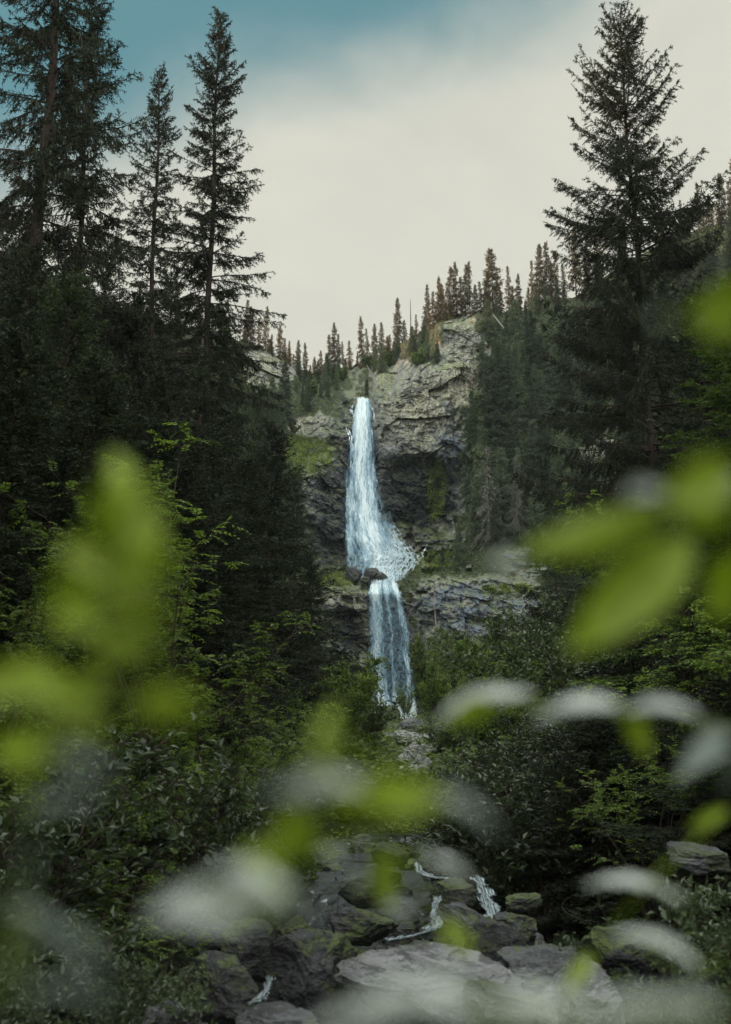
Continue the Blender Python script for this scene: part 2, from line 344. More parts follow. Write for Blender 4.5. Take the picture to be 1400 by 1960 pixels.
# ---------------------------------------------------------------- terrain: the gorge head (cliffs and wooded hillsides)
SKY_X = [-260, -150, 0, 100, 200, 300, 400, 450, 500, 560, 600, 680, 720, 780, 850, 930, 1000, 1100, 1200, 1300, 1400, 1560, 1700]
SKY_Y = [420, 440, 480, 540, 590, 622, 640, 648, 664, 698, 716, 700, 690, 652, 606, 594, 596, 570, 500, 452, 418, 360, 330]
def ridge_y(px): return np.interp(px, SKY_X, SKY_Y)
PROF = {
 -260: [(300, 160), (700, 125), (1000, 100), (1300, 90), (1600, 85)],
 100: [(430, 172), (700, 145), (1000, 122), (1300, 110), (1600, 105)],
 300: [(550, 186), (760, 162), (1000, 145), (1300, 130), (1600, 125)],
 450: [(635, 198), (690, 186), (760, 178), (900, 168), (1100, 155), (1300, 147), (1600, 143)],
 520: [(675, 200), (730, 190), (800, 176), (900, 167), (1080, 158), (1130, 153), (1300, 148), (1600, 144)],
 590: [(712, 208), (770, 186), (840, 176), (900, 166), (1080, 160), (1130, 154), (1250, 150), (1600, 144)],
 645: [(712, 212), (750, 190), (800, 177), (860, 170), (1000, 166), (1095, 163), (1115, 156), (1140, 152), (1260, 150), (1600, 144)],
 695: [(698, 214), (745, 190), (763, 181), (800, 178), (900, 174), (1000, 169), (1095, 163), (1122, 156), (1135, 153.6), (1250, 152.4), (1385, 150), (1600, 144)],
 735: [(682, 206), (735, 184), (765, 176), (840, 171), (870, 169), (890, 170.6), (1000, 169), (1085, 162.5), (1115, 156), (1135, 153), (1250, 152), (1385, 150), (1600, 144)],
 800: [(640, 194), (700, 177), (760, 173), (868, 167.6), (892, 170.6), (1000, 169.5), (1060, 165), (1095, 155), (1115, 151.5), (1220, 150), (1600, 144)],
 860: [(602, 184), (620, 178), (700, 172), (710, 169.5), (780, 168), (872, 165.6), (905, 168.6), (1000, 168), (1060, 160), (1098, 154), (1114, 151), (1220, 149), (1600, 144)],
 925: [(594, 184), (615, 176), (700, 171), (800, 167), (900, 165), (1050, 157), (1098, 153), (1112, 150), (1220, 148), (1600, 143)],
 1000: [(596, 188), (700, 174), (900, 163), (1100, 152.5), (1115, 149.5), (1220, 146), (1600, 140)],
 1100: [(570, 186), (700, 174), (900, 160), (1110, 148), (1220, 142), (1600, 135)],
 1250: [(476, 182), (700, 162), (900, 147), (1100, 134), (1300, 124), (1600, 120)],
 1400: [(418, 176), (700, 152), (900, 136), (1100, 122), (1300, 112), (1600, 108)],
 1700: [(330, 166), (700, 135), (900, 118), (1100, 104), (1300, 98), (1600, 94)],
}
PK = sorted(PROF)
def depth0(px, py):
    px = np.asarray(px, float); py = np.asarray(py, float)
    fw = 1 - .85 * np.exp(-((px - 715) / 42.0) ** 2)
    py = py + fw * (11 * vnoise(px / 34, py / 60, seed=61) + 5 * vnoise(px / 12, py / 25, seed=62)); px = px + fw * 10 * vnoise(px / 40, py / 30, seed=63)
    cols = np.stack([np.interp(py, [a for a, b in PROF[k]], [b for a, b in PROF[k]]) for k in PK])
    i = np.clip(np.searchsorted(PK, px) - 1, 0, len(PK) - 2); a = np.array(PK)[i]; b = np.array(PK)[i + 1]
    f = np.clip((px - a) / (b - a), 0, 1); f = f * f * (3 - 2 * f)
    return np.take_along_axis(cols, i[None], 0)[0] * (1 - f) + np.take_along_axis(cols, i[None] + 1, 0)[0] * f
def blob(px, py, cx, cy, rx, ry, soft=0.5):
    r = np.hypot((px - cx) / rx, (py - cy) / ry) + 0.30 * vnoise(px / 18.0, py / 18.0, seed=5) + .18 * vnoise(px / 6.0, py / 6.0, seed=6)
    return 1 - sstep(r, 1 - soft, 1 + soft * 0.6)
def cliff_mask(px, py):
    """1 where bare rock, 0 where the hillside is soil and forest"""
    b = lambda *a: blob(px, py, *a)
    m1 = np.maximum.reduce([b(790, 800, 115, 110), b(885, 690, 55, 100), b(700, 900, 70, 190), b(640, 980, 75, 130), b(800, 980, 90, 110),
                            b(890, 1165, 150, 75), b(985, 1140, 75, 55), b(660, 1190, 90, 110), b(740, 1250, 75, 170), b(505, 705, 62, 38, .3), b(615, 815, 60, 25), b(870, 900, 40, 100),
                            b(1010, 1080, 70, 30), b(1240, 945, 90, 25), b(1150, 860, 50, 20)])
    return m1
def relief(px, py):
    D = depth0(px, py)
    X, Y, Z = at(px, py, D)
    r = cliff_mask(px, py)
    dip = Z + 0.22 * X + 0.25 * fbm(X / 9, Z / 9, seed=3, o=2)
    up_r = sstep(Z, 26, 34)[()]; f1, e1 = facets(X / 6.0, dip / 5.0, 11); f2a, e2a = facets(X / 2.9 + 5, dip / 1.25, 23); f2b, e2b = facets(X / 1.6 + 5, dip / 2.3, 29); f2 = np.where(up_r > .5, f2b, f2a); e2 = np.where(up_r > .5, e2b, e2a); f3, e3 = facets(X / .8 + 9, dip / 0.55, 31)
    f2 = f2 * (1 - .45 * up_r); d = f1 * 1.5 + f2 * 0.75 + f3 * (0.24 - .06 * up_r) + 1.3 * fbm(X / 14, Z / 14, seed=9, o=3) + 0.16 * fbm(X * 1.5, Z * 1.5, seed=19, o=3)
    led = (1.1 - .7 * up_r) * np.abs(((dip / 3.1) % 1.0) - 0.5)
    st1 = fbm(X / 5.5 + 3, dip / 3.2, seed=201, o=4); st2 = fbm(X / 2.0 + 7, dip / 1.0, seed=202, o=3)
    d = d + led + 0.9 * np.floor(st1 * 3.2) / 3.2 + 0.32 * np.floor(st2 * 3.0) / 3.0
    hill = 3.0 * fbm(X / 16, Z / 16, seed=41, o=5)
    fade = 1 - 0.75 * blob(px, py, 755, 1250, 55, 140) - 0.45 * blob(px, py, 700, 930, 50, 190)
    D = D + r * d * fade + (1 - r) * hill
    cn = sstep(fbm(X / 3.0, Z / 3.0, seed=55, o=3), -.05, .55); crack = np.maximum((1 - sstep(e2, 0.0, 0.13)) * cn, 0.8 * (1 - sstep(e1, 0, 0.05)) * sstep(fbm(X / 5.0, Z / 5.0, seed=56, o=3), -.3, .2))
    return D, r, crack
cx_ = np.concatenate([np.arange(-260, 430, 7.0), np.arange(430, 1130, 1.45), np.arange(1130, 1701, 6.0)])
NR = 640
vv = np.linspace(0, 1, NR)
PX = np.repeat(cx_[None], NR, 0); S_ = ridge_y(cx_) + 2.5 * fbm(cx_ / 12, cx_ * 0, seed=71)
PY = 1470 + (S_[None] - 1470) * vv[:, None]
D_, R_, CR_ = relief(PX.ravel(), PY.ravel())
D_ = D_.reshape(PX.shape)
X_, Y_, Z_ = at(PX, PY, D_)
# plateau behind the skyline
back = []
for k, (dy, dz) in enumerate([(3, 0.5), (8, 0.3), (18, -1.5), (40, -6), (90, -14), (200, -30)]):
    back.append(np.stack([X_[-1] * (1 + dy / D_[-1]), Y_[-1] + dy, Z_[-1] + dz + 0.8 * fbm(X_[-1] / 5, X_[-1] * 0 + k, seed=k)], -1))
V = np.concatenate([np.stack([X_, Y_, Z_], -1).reshape(-1, 3), np.concatenate(back)])
nr_all = NR + 6; ncol = len(cx_)
ext = lambda a, v: np.concatenate([a.ravel(), np.full(6 * ncol, v)])
b = lambda *a: blob(PX.ravel(), PY.ravel(), *a)
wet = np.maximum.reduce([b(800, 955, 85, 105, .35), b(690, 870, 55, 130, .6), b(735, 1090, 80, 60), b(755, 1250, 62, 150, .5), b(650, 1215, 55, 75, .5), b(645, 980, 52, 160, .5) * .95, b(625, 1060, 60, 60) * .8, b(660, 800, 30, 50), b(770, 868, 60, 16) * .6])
blu = np.maximum.reduce([b(610, 960, 70, 120), b(900, 1165, 140, 60), b(860, 900, 35, 110), b(1000, 1080, 60, 30)])
moss = np.maximum.reduce([b(590, 872, 48, 36, .3), b(836, 935, 20, 62, .3), b(835, 1072, 60, 20, .3), b(640, 1110, 60, 25) * .6, b(780, 1100, 30, 14) * .5, b(975, 1130, 60, 16) * .8, b(900, 625, 60, 12) * .5, b(870, 700, 40, 8) * .6])
me = mesh_from('cliff', V, [grid_faces(nr_all, ncol)[:, ::-1]], [M['cliff']], smooth=False,
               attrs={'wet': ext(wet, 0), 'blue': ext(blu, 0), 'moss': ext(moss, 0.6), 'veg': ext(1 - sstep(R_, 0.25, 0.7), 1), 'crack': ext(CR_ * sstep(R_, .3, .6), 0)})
cliff = link('cliff', me); tag(cliff, 'pale and dark wet layered rock walls of the gorge head with wooded hillsides', kind='structure')

def bilin(px, py):
    v = (py - 1470) / (ridge_y(px) - 1470) * (NR - 1)
    j = int(np.clip(v, 0, NR - 1)); i = int(np.clip(np.searchsorted(cx_, px), 0, ncol - 1))
    return float(D_[j, i])
def on_cliff(px, py): return atv(px, py, bilin(px, py))

# ---------------------------------------------------------------- terrain: the valley floor and its two banks
SY = [-40, 0, 4, 9, 12, 16, 20, 25, 40, 60, 100, 150, 170]; SZ = [0.6, 0.6, 0.5, -.05, 0.0, 0.12, 0.42, 0.8, 1.6, 2.8, 5.5, 9.5, 11]
CY = [0, 10, 25, 60, 100, 150]; CX = [0.35, 0.35, 1.05, 2.6, 4.2, 3.9]
def ground_z(x, y):
    x = np.asarray(x, float); y = np.asarray(y, float)
    s = np.interp(y, SY, SZ); xc = np.interp(y, CY, CX); d = x - xc
    wl = np.interp(y, [0, 8, 14, 30, 100], [3.2, 2.0, 1.7, 1.8, 3.5]); wr = np.interp(y, [0, 8, 14, 30, 100], [3.2, 2.2, 1.9, 2.0, 3.5])
    L = np.maximum(-d - wl, 0); R = np.maximum(d - wr, 0)
    side = np.where(L > 0, 0.20 * L + 0.62 * np.maximum(L - .8, 0), 0) + np.where(R > 0, 0.20 * R + 0.58 * np.maximum(R - 1.2, 0), 0)
    side = np.where(side > 34, 34 + (side - 34) * .5, side)
    k = np.clip(np.abs(d) / 3, 0.25, 1) * np.clip((y - 2) / 8, .15, 1)
    n = 0.55 * fbm(x / 3.5, y / 3.5, seed=101, o=5, g=.5) * k + np.clip(side / 8, 0, 1) * 1.6 * fbm(x / 14, y / 14, seed=107, o=3)
    return s + side + n
gx = np.sinh(np.linspace(-3.1, 3.1, 420)) / np.sinh(3.1) * 95 + 1.0
gy = np.concatenate([np.linspace(-40, 3, 24), np.linspace(3.4, 32, 260), np.linspace(32.5, 158, 240)])
GX, GY = np.meshgrid(gx, gy); GZ = ground_z(GX.ravel(), GY.ravel()).reshape(GX.shape)
xc = np.interp(GY, CY, CX)
bed = (1 - sstep(np.abs(GX - xc), 1.6, 2.8)) * (1 - sstep(GY, 24, 30))
GZ = GZ + 0.35 * sstep(GY, 27, 31) * (1 - sstep(np.abs(GX - xc), 2, 4))
ground = link('ground', mesh_from('ground', np.stack([GX, GY, GZ], -1), [grid_faces(len(gy), len(gx))], [M['ground']], True, attrs={'bed': bed})); ground['kind'] = 'structure'

# ---------------------------------------------------------------- waterfalls and stream
def fall_sheet(rows, nu, off, seed, bulge, densf, uoff):
    """rows: (py, left, right); a sheet of water lying a little in front of the rock"""
    ys = [r[0] for r in rows]; py = np.arange(ys[0], ys[-1] + .1, 1.6)
    l = np.interp(py, ys, [r[1] for r in rows]) + 2.2 * fbm(py / 16, py * 0 + seed, seed=seed); r = np.interp(py, ys, [r[2] for r in rows]) + 2.2 * fbm(py / 16, py * 0 + seed, seed=seed + 5)
    u = np.linspace(0, 1, nu)
    QX = l[:, None] + (r - l)[:, None] * u[None]; QY = np.repeat(py[:, None], nu, 1)
    D = depth0(QX.ravel(), QY.ravel()).reshape(QX.shape)
    D = D - off - bulge * np.sin(np.pi * u)[None] + 0.3 * fbm(QX / 5 + seed, QY / 30, seed=seed).reshape(QX.shape)
    x, y, z = at(QX, QY, D)
    e = np.minimum(u, 1 - u)[None] * (r - l)[:, None]
    dens, lace = densf(QX, QY, u[None] + 0 * QX)
    fade = sstep(e + (2.5 + 7 * lace) * fbm(QX / 5, QY / 7, seed=seed + 9, o=3), 0.3, 4.5 + 9 * lace) * sstep(QY - ys[0] + 3 * fbm(QX / 3, QY / 9, seed=seed, o=2), 0, 4) * (1 - sstep(QY + 5 * fbm(QX / 4, QY / 20, seed=seed + 2, o=2), ys[-1] - 9, ys[-1] - 1))
    uvx = QX / 12.0 + uoff - (QY - ys[0]) / 12.0 * 0; uvx = (u[None] - .4) * (0.35 * (r - l)[:, None] + 0.65 * (r - l).mean()) / 12.0 + uoff; uvy = (QY - ys[0]) / 12.0
    return np.stack([x, y, z], -1).reshape(-1, 3), grid_faces(len(py), nu), dens.ravel(), lace.ravel(), fade.ravel(), np.stack([uvx + 0 * QX, uvy], -1).reshape(-1, 2)
def strands(paths, seed):
    """thin braided ribbons of white water running down the rock"""
    Vs = []; Fs = []; o = 0
    for pts in paths:
        P = np.array([at(p[0], p[1], p[2]) for p in pts]); n = len(P)
        wd = np.array([p[3] for p in pts])[:, None]
        d = nrm(np.gradient(P, axis=0)); side = nrm(np.cross(d, np.array([0, -1.0, 0.25])))
        nrmv = nrm(np.cross(side, d))
        cs = [P + side * wd, P - nrmv * wd * 0.5 * np.sign(nrmv[:, 1:2] + 1e-6) * 1.0, P - side * wd]
        Vs += cs
        i = np.arange(n - 1)
        for a in range(2):
            A_ = o + a * n + i; B_ = o + (a + 1) * n + i
            Fs.append(np.stack([A_, B_, B_ + 1, A_ + 1], -1))
        o += 3 * n
    return np.concatenate(Vs), Fs
def rock_y(px, py): return bilin(px, py)
UP = [(760, 684, 706), (775, 681, 711), (795, 677, 716), (825, 674, 722), (860, 668, 726), (900, 660, 731), (950, 655, 742), (1000, 655, 757), (1035, 658, 776), (1050, 660, 792), (1064, 662, 806), (1080, 664, 803), (1096, 668, 788), (1118, 704, 766)]
LO = [(1102, 716, 752), (1120, 706, 762), (1132, 705, 767), (1170, 705, 778), (1210, 705, 785), (1250, 705, 790), (1300, 707, 794), (1340, 711, 797), (1362, 714, 800), (1386, 768, 804)]
def g1(x, c, w_): return np.exp(-((x - c) / w_) ** 2)
def dens_up(X, Y, u):
    q = np.clip((Y - 765) / 330, 0, 1)
    cen = 694 - 20 * q + 52 * q ** 2.2; core = g1(X, cen, 15 + 26 * q)
    d = -0.15 + 0.45 * core + 0.22 * g1(X, 668 - 0 * X, 8) * sstep(Y, 900, 960) + 0.10 * g1(q, 0.0, 0.25) - 0.10 * sstep(Y, 1020, 1090)
    lace = sstep(X - (696 + (1100 - Y) * .25), 0, 50) * sstep(Y, 960, 1020) + .5 * sstep(Y, 1030, 1080)
    return d + 0.05 * lace, np.clip(lace, 0, 1) * .82
def dens_lo(X, Y, u):
    d = -0.17 + 0.32 * g1(u, .20, .13) + 0.24 * g1(u, .88, .10) + 0.20 * g1(u, .55, .08) + 0.22 * g1(Y, 1120, 22) + 0.30 * sstep(Y, 1315, 1365) + .12 * g1(u, .35, .06)
    return d + 0.06, 0.25 + 0 * X
def veilmesh(name, rows, specs, densf):
    Vs = []; Fs = []; De = []; La = []; Fa = []; U = []; mi = []; o = 0
    for k, (inset, off, bul, dd_, mm) in enumerate(specs):
        rr = [(a, l + (r - l) * inset[0], r - (r - l) * inset[1]) for a, l, r in rows]
        v, f, d, la, fa, u = fall_sheet(rr, 64, off, 30 + k * 7, bul, densf, k * 13.7)
        Vs.append(v); Fs.append(f + o); De.append(d + dd_); La.append(la); Fa.append(fa); U.append(u); mi += [mm] * len(f); o += len(v)
    c_ = np.concatenate
    return mesh_from(name, c_(Vs), [c_(Fs)], [M['fall_core'], M['fall_veil']], True, mi, {'dens': c_(De), 'lace': c_(La), 'fade': c_(Fa)}, c_(U))
up = thing('waterfall', 'upper white waterfall fanning out down the dark wet rock wall', 'waterfall', at(695, 763, 180)); del up['category']
up['kind'] = 'structure'
def rel(o_, root):
    o_.parent = root; o_.matrix_parent_inverse = Matrix.Translation(-Vector(root.location)); return o_
rel(link('veil', veilmesh('upper_veil', UP, [((0.0, 0.0), 0.7, 0.8, .02, 0), ((0, 0), 1.3, 0.7, 0, 1), ((0.0, .1), 1.9, 0.6, -.05, 1)], dens_up)), up)
rs = np.random.RandomState(3)
paths = []
for (xs, ys, w_, nj) in [([679, 675, 673, 677, 681, 684], [772, 779, 786, 793, 803, 818], .16, 5), ([666, 664, 668, 672, 670, 675, 672, 671, 668], [812, 820, 828, 836, 846, 856, 868, 885, 905], .13, 4),
                     ([819, 815, 813, 809, 811, 803], [1038, 1048, 1052, 1060, 1066, 1072], .12, 4), ([709, 713, 716, 717], [772, 782, 795, 812], .07, 3)]:
    q = np.linspace(0, 1, 34); qq = np.linspace(0, 1, len(xs))
    for j in range(nj):
        px = np.interp(q, qq, xs) + rs.normal() * 1.1 + np.cumsum(rs.normal(size=34)) * .28; py = np.interp(q, qq, ys); a = rs.randint(0, 14); b_ = rs.randint(20, 34)
        paths.append([(px[i_], py[i_], bilin(px[i_], py[i_]) - .45 - .15 * j, w_ * rs.rand() * math.sin(math.pi * (i_ - a + .5) / (b_ - a))) for i_ in range(a, b_)])
sv, sf = strands(paths, 1); rel(link('trickles', mesh_from('trickles', sv, sf, [M['white_water']], True)), up)
lo = thing('waterfall', 'lower curtain waterfall dropping from the rock shelf to the boulders', 'waterfall', at(735, 1128, 153)); del lo['category']; lo['kind'] = 'structure'
rel(link('veil', veilmesh('lower_veil', LO, [((0.0, 0.0), 0.8, 0.5, .0, 0), ((0, 0), 1.3, 0.5, 0.02, 1), ((0, 0), 1.7, 0.4, -.06, 1)], dens_lo)), lo)
# stream surface
sy = np.linspace(6, 30, 400); su = np.linspace(-1, 1, 60)
QX = np.interp(sy, CY, CX)[:, None] + 0.35 * fbm(sy / 4, sy * 0, seed=8)[:, None] + su[None] * np.interp(sy, [7, 30, 150], [1.9, 1.4, 2.2])[:, None]
QZ = (np.interp(sy, SY, SZ) + 0.04 + 0.16 * (np.abs(((sy * 0.8) % 1) - .5) - .25))[:, None] + 0.05 * fbm(QX * 2, np.repeat(sy[:, None] * 1.5, 60, 1), seed=3)
stream = link('stream', mesh_from('stream', np.stack([QX, np.repeat(sy[:, None], 60, 1), QZ], -1), [grid_faces(len(sy), 60)], [M['stream']], True)); stream['kind'] = 'structure'

# ---------------------------------------------------------------- trees: builders
def needles(P, Dr, n_per, ln, wd, rs, spread=0.9):
    """P,Dr: points and unit twig directions; n_per blades at every point"""
    P = np.repeat(P, n_per, 0); Dr = np.repeat(Dr, n_per, 0); n = len(P)
    r = rs.normal(size=(n, 3)); r = nrm(r - (r * Dr).sum(1, keepdims=True) * Dr)
    ax = nrm(Dr * (0.55 + 0.4 * rs.rand(n, 1)) + r * spread); L = ln * (0.6 + 0.8 * rs.rand(n, 1)); W = wd * (0.7 + 0.6 * rs.rand(n, 1))
    sd = nrm(np.cross(ax, rs.normal(size=(n, 3))))
    V = np.stack([P - sd * W, P + sd * W, P + ax * L], 1).reshape(-1, 3)
    return V, np.arange(3 * n).reshape(-1, 3)
def spruce(name, H, R, seed, mat_n='needle_dark', bark='bark', whorl=0.36, per=5, tw=0.16, hang=0.55, bare=0.0, nd=0.03, nl=0.06, nw=0.010, k=0.85, extra=None, bend=0.0, up=0.5, droop=0.55, twl=0.34, lichen=0, thin=1.0, pw=.7, r0=None, flat=0.15, twigw=0.006, sub=True, jag=0.5):
    rs = np.random.RandomState(seed); zs = []; z = H * bare + 0.25
    while z < H - 0.12:
        zs += [z + rs.uniform(-.5, .5) * whorl for _ in range(per)]; z += whorl * (1.15 - 0.6 * z / H)
    zs = np.array(zs); nb = len(zs); t = np.clip(zs / H, 0, .995)
    clump = 0.84 + 0.16 * np.sin(zs * 2.6 / (0.3 + H / 20) + rs.rand() * 6)
    Lb = R * np.minimum(1, ((1 - t) / k)) ** pw * (1 - jag + jag * 1.35 * rs.rand(nb)) * clump * 1.45 + 0.12
    Lb *= np.where(rs.rand(nb) < thin, 1, 0.35)
    az = rs.rand(nb) * 2 * np.pi
    if extra:
        e = np.array(extra, float); zs = np.concatenate([zs, e[:, 0]]); t = np.clip(zs / H, 0, .995); az = np.concatenate([az, e[:, 1]]); Lb = np.concatenate([Lb, e[:, 2]]); nb = len(zs)
    trunk = lambda z_: np.stack([bend * (z_ / H) ** 1.7 * H + 0.05 * np.sin(z_ * .7 + seed), 0.05 * np.cos(z_ * .5), z_], -1)
    K = 9; s = np.linspace(0, 1, K)
    e0 = np.where(t > .72, 0.25 + (t - .72) * 2.6, -0.22 + 0.62 * t) + rs.normal(size=nb) * .12
    dz = np.tan(np.clip(e0, -.7, 1.1))[:, None] * s - droop * (1 - t)[:, None] * s ** 2 * 1.1 + up * s ** 3.2 * (0.35 + .3 * (1 - t))[:, None]
    aa = az[:, None] + rs.normal(size=nb)[:, None] * .25 * s ** 2
    B = np.stack([np.cos(aa) * s * Lb[:, None], np.sin(aa) * s * Lb[:, None], dz * Lb[:, None]], -1) + trunk(zs)[:, None]
    tz = np.linspace(0, H, 26); r0 = r0 or H * 0.0066 + .02
    parts = [tube(trunk(tz), r0 * (1 - tz / H) ** 0.8 * (1 + .6 * np.exp(-tz / .5)) + 0.008, 9)]
    br = (0.011 * Lb ** .8 + .006)
    for j in range(K - 1):
        parts.append(segs(B[:, j], B[:, j + 1], br * (1 - s[j]) + .004, br * (1 - s[j + 1]) + .004, 3))
    # twigs along the branches
    nt = np.maximum(3, (Lb / tw * 2).astype(int)); bi = np.repeat(np.arange(nb), nt); n = len(bi)
    u = rs.rand(n) ** 0.8 * (1 - 0.10) + 0.10; f = u * (K - 1); i0 = np.minimum(f.astype(int), K - 2); fr = (f - i0)[:, None]
    P0 = B[bi, i0] * (1 - fr) + B[bi, i0 + 1] * fr; T = nrm(B[bi, i0 + 1] - B[bi, i0])
    side = nrm(np.cross(T, [[0, 0, 1.]])) * np.where(rs.rand(n) < .5, 1, -1)[:, None]
    hg = np.clip(hang * (1.25 - t[bi]) * (1.1 - .5 * u) + rs.normal(size=n) * .18, 0, 1)[:, None]
    d = nrm(T * 0.75 + side * (1 - hg) * (0.9 + .2 * rs.rand(n, 1)) + np.array([[0, 0, -1.]]) * hg * 1.5 + np.array([[0, 0, 1.]]) * flat * rs.normal(size=(n, 1)))
    tl = twl * (0.35 + rs.rand(n)) * (0.45 + 0.75 * (1 - u)) * (0.55 + .6 * np.minimum(1, Lb[bi] / R))
    tl = np.minimum(tl, Lb[bi] * .8 + .1)
    P1 = P0 + d * tl[:, None] + np.array([[0, 0, -1.]]) * (tl ** 1.5 * .3 * (hg[:, 0] + .3))[:, None]
    if twigw: parts.append(segs(P0, P1, np.full(n, twigw), np.full(n, twigw * .5), 3))
    A0 = [P0]; A1 = [P1]
    A0.append(B[:, K - 4]); A1.append(B[:, K - 1]); A0.append(B[:, 2]); A1.append(B[:, K - 3])
    tt = np.array([[0, 0, H - .5]]); A0.append(trunk(np.array([H - .7]))); A1.append(trunk(np.array([H + .02])))
    if sub:
        m = 3 * n; q = rs.randint(0, n, m); ff = rs.rand(m, 1) * .8 + .15; p = P0[q] * (1 - ff) + P1[q] * ff; dd = nrm(P1[q] - P0[q])
        sd = nrm(np.cross(dd, rs.normal(size=(m, 3)))); e = nrm(dd * .8 + sd * .7 - np.array([[0, 0, .35]]) * hg[q])
        A0.append(p); A1.append(p + e * (tl[q] * .45 * (1.1 - ff[:, 0]))[:, None])
    a0 = np.concatenate(A0); a1 = np.concatenate(A1); ln_ = np.linalg.norm(a1 - a0, axis=1)
    c = np.maximum(1, (ln_ / nd).astype(int)); ix = np.repeat(np.arange(len(c)), c); fr = rs.rand(len(ix), 1)
    NP = a0[ix] * (1 - fr) + a1[ix] * fr; ND = nrm(a1 - a0)[ix]
    NV, NF = needles(NP, ND, 1, nl, nw, rs)
    tv, tf = join(parts)
    tm = mesh_from(name + '_trunk', tv, tf, [M[bark]], False)
    cv = [NV]; cf = [NF]; mi = [np.zeros(len(NF), int)]
    if lichen:
        q = rs.randint(0, n, lichen); pp = P0[q]; l = rs.rand(lichen, 1) * .28 + .08
        v = np.stack([pp - [0.012, 0, 0], pp + [0.012, 0, 0], pp - np.concatenate([rs.normal(size=(lichen, 2)) * .03, l], 1)], 1).reshape(-1, 3)
        cf.append(np.arange(3 * lichen).reshape(-1, 3) + len(NV)); cv.append(v); mi.append(np.ones(lichen, int))
    cm = mesh_from(name + '_crown', np.concatenate(cv), [np.concatenate(cf)], [M[mat_n], M['lichen']], False, np.concatenate(mi))
    return dict(H=H, trunk=tm, crown=cm)
def dead_spruce(name, H, R, seed, bark='bark_grey'):
    rs = np.random.RandomState(seed); parts = []; tz = np.linspace(0, H, 20); tr = np.stack([.04 * np.sin(tz), .04 * np.cos(tz), tz], -1)
    parts.append(tube(tr, .11 * (1 - tz / H) + .025, 7)); nb = int(H * 14); z = rs.rand(nb) ** .8 * H * .97; a = rs.rand(nb) * 6.28; L = R * (1 - z / H) ** .7 * (.3 + .8 * rs.rand(nb)) + .1
    p = np.stack([0 * z, 0 * z, z], -1); d0 = np.stack([np.cos(a), np.sin(a), -.25 + 0 * a], -1)
    for j in range(5):
        q = p + d0 * (L / 5)[:, None]; parts.append(segs(p, q, .028 * (1 - j / 5) + .01 + 0 * L, .028 * (1 - (j + 1) / 5) + .01 + 0 * L, 3)); 
        sd = nrm(np.cross(d0, [[0, 0, 1.]])) * np.where(rs.rand(nb) < .5, 1, -1)[:, None]; e = q + (d0 * .4 + sd * .6 + np.array([[0, 0, -.6]])) * (L * .28)[:, None]; parts.append(segs(q, e, .012 + 0 * L, .006 + 0 * L, 3))
        p = q; d0 = nrm(d0 + np.array([[0, 0, -.22]]) + rs.normal(size=(nb, 3)) * .1)
    v, f = join(parts); return dict(H=H, trunk=mesh_from(name + '_trunk', v, f, [M[bark]]), crown=None)
def leafquads(P, A, N, ll, lw, rs):
    """folded rhombic leaves: base P, axis A, normal N"""
    n = len(P); A = nrm(A); S = nrm(np.cross(A, N)); U = np.cross(S, A); L = (ll * (.7 + .6 * rs.rand(n)))[:, None]; W = (lw * (.7 + .6 * rs.rand(n)))[:, None]
    a = P; b_ = P + A * L * .45 + S * W + U * W * .35; c = P + A * L - U * L * .12; d = P + A * L * .45 - S * W + U * W * .35
    V = np.stack([a, b_, c, d], 1).reshape(-1, 3); i = np.arange(n)[:, None] * 4
    return V, np.concatenate([i + [[0, 1, 2]], i + [[0, 2, 3]]], 0)
def fronds(P, A, L, pairs, ll, lw, rs, droop=.35):
    n = len(P); A = nrm(A); S = nrm(np.cross(A, [[0, 0, 1.]])); N = np.cross(S, A); V = []; F = []; o = 0; R = []
    for j in range(pairs):
        f = (j + .6) / pairs; p = P + A * (L * f)[:, None] - np.array([[0, 0, 1.]]) * (L * droop * f * f)[:, None]
        for sg in (-1, 1):
            a = A * .55 + S * sg * .85 - np.array([[0, 0, .25]]) + rs.normal(size=(n, 3)) * .12
            v, q = leafquads(p, a, N + rs.normal(size=(n, 3)) * .25, ll * (math.sin(math.pi * (f * .8 + .15)) ** .5), lw, rs); V.append(v); F.append(q + o); o += len(v)
    return np.concatenate(V), np.concatenate(F)
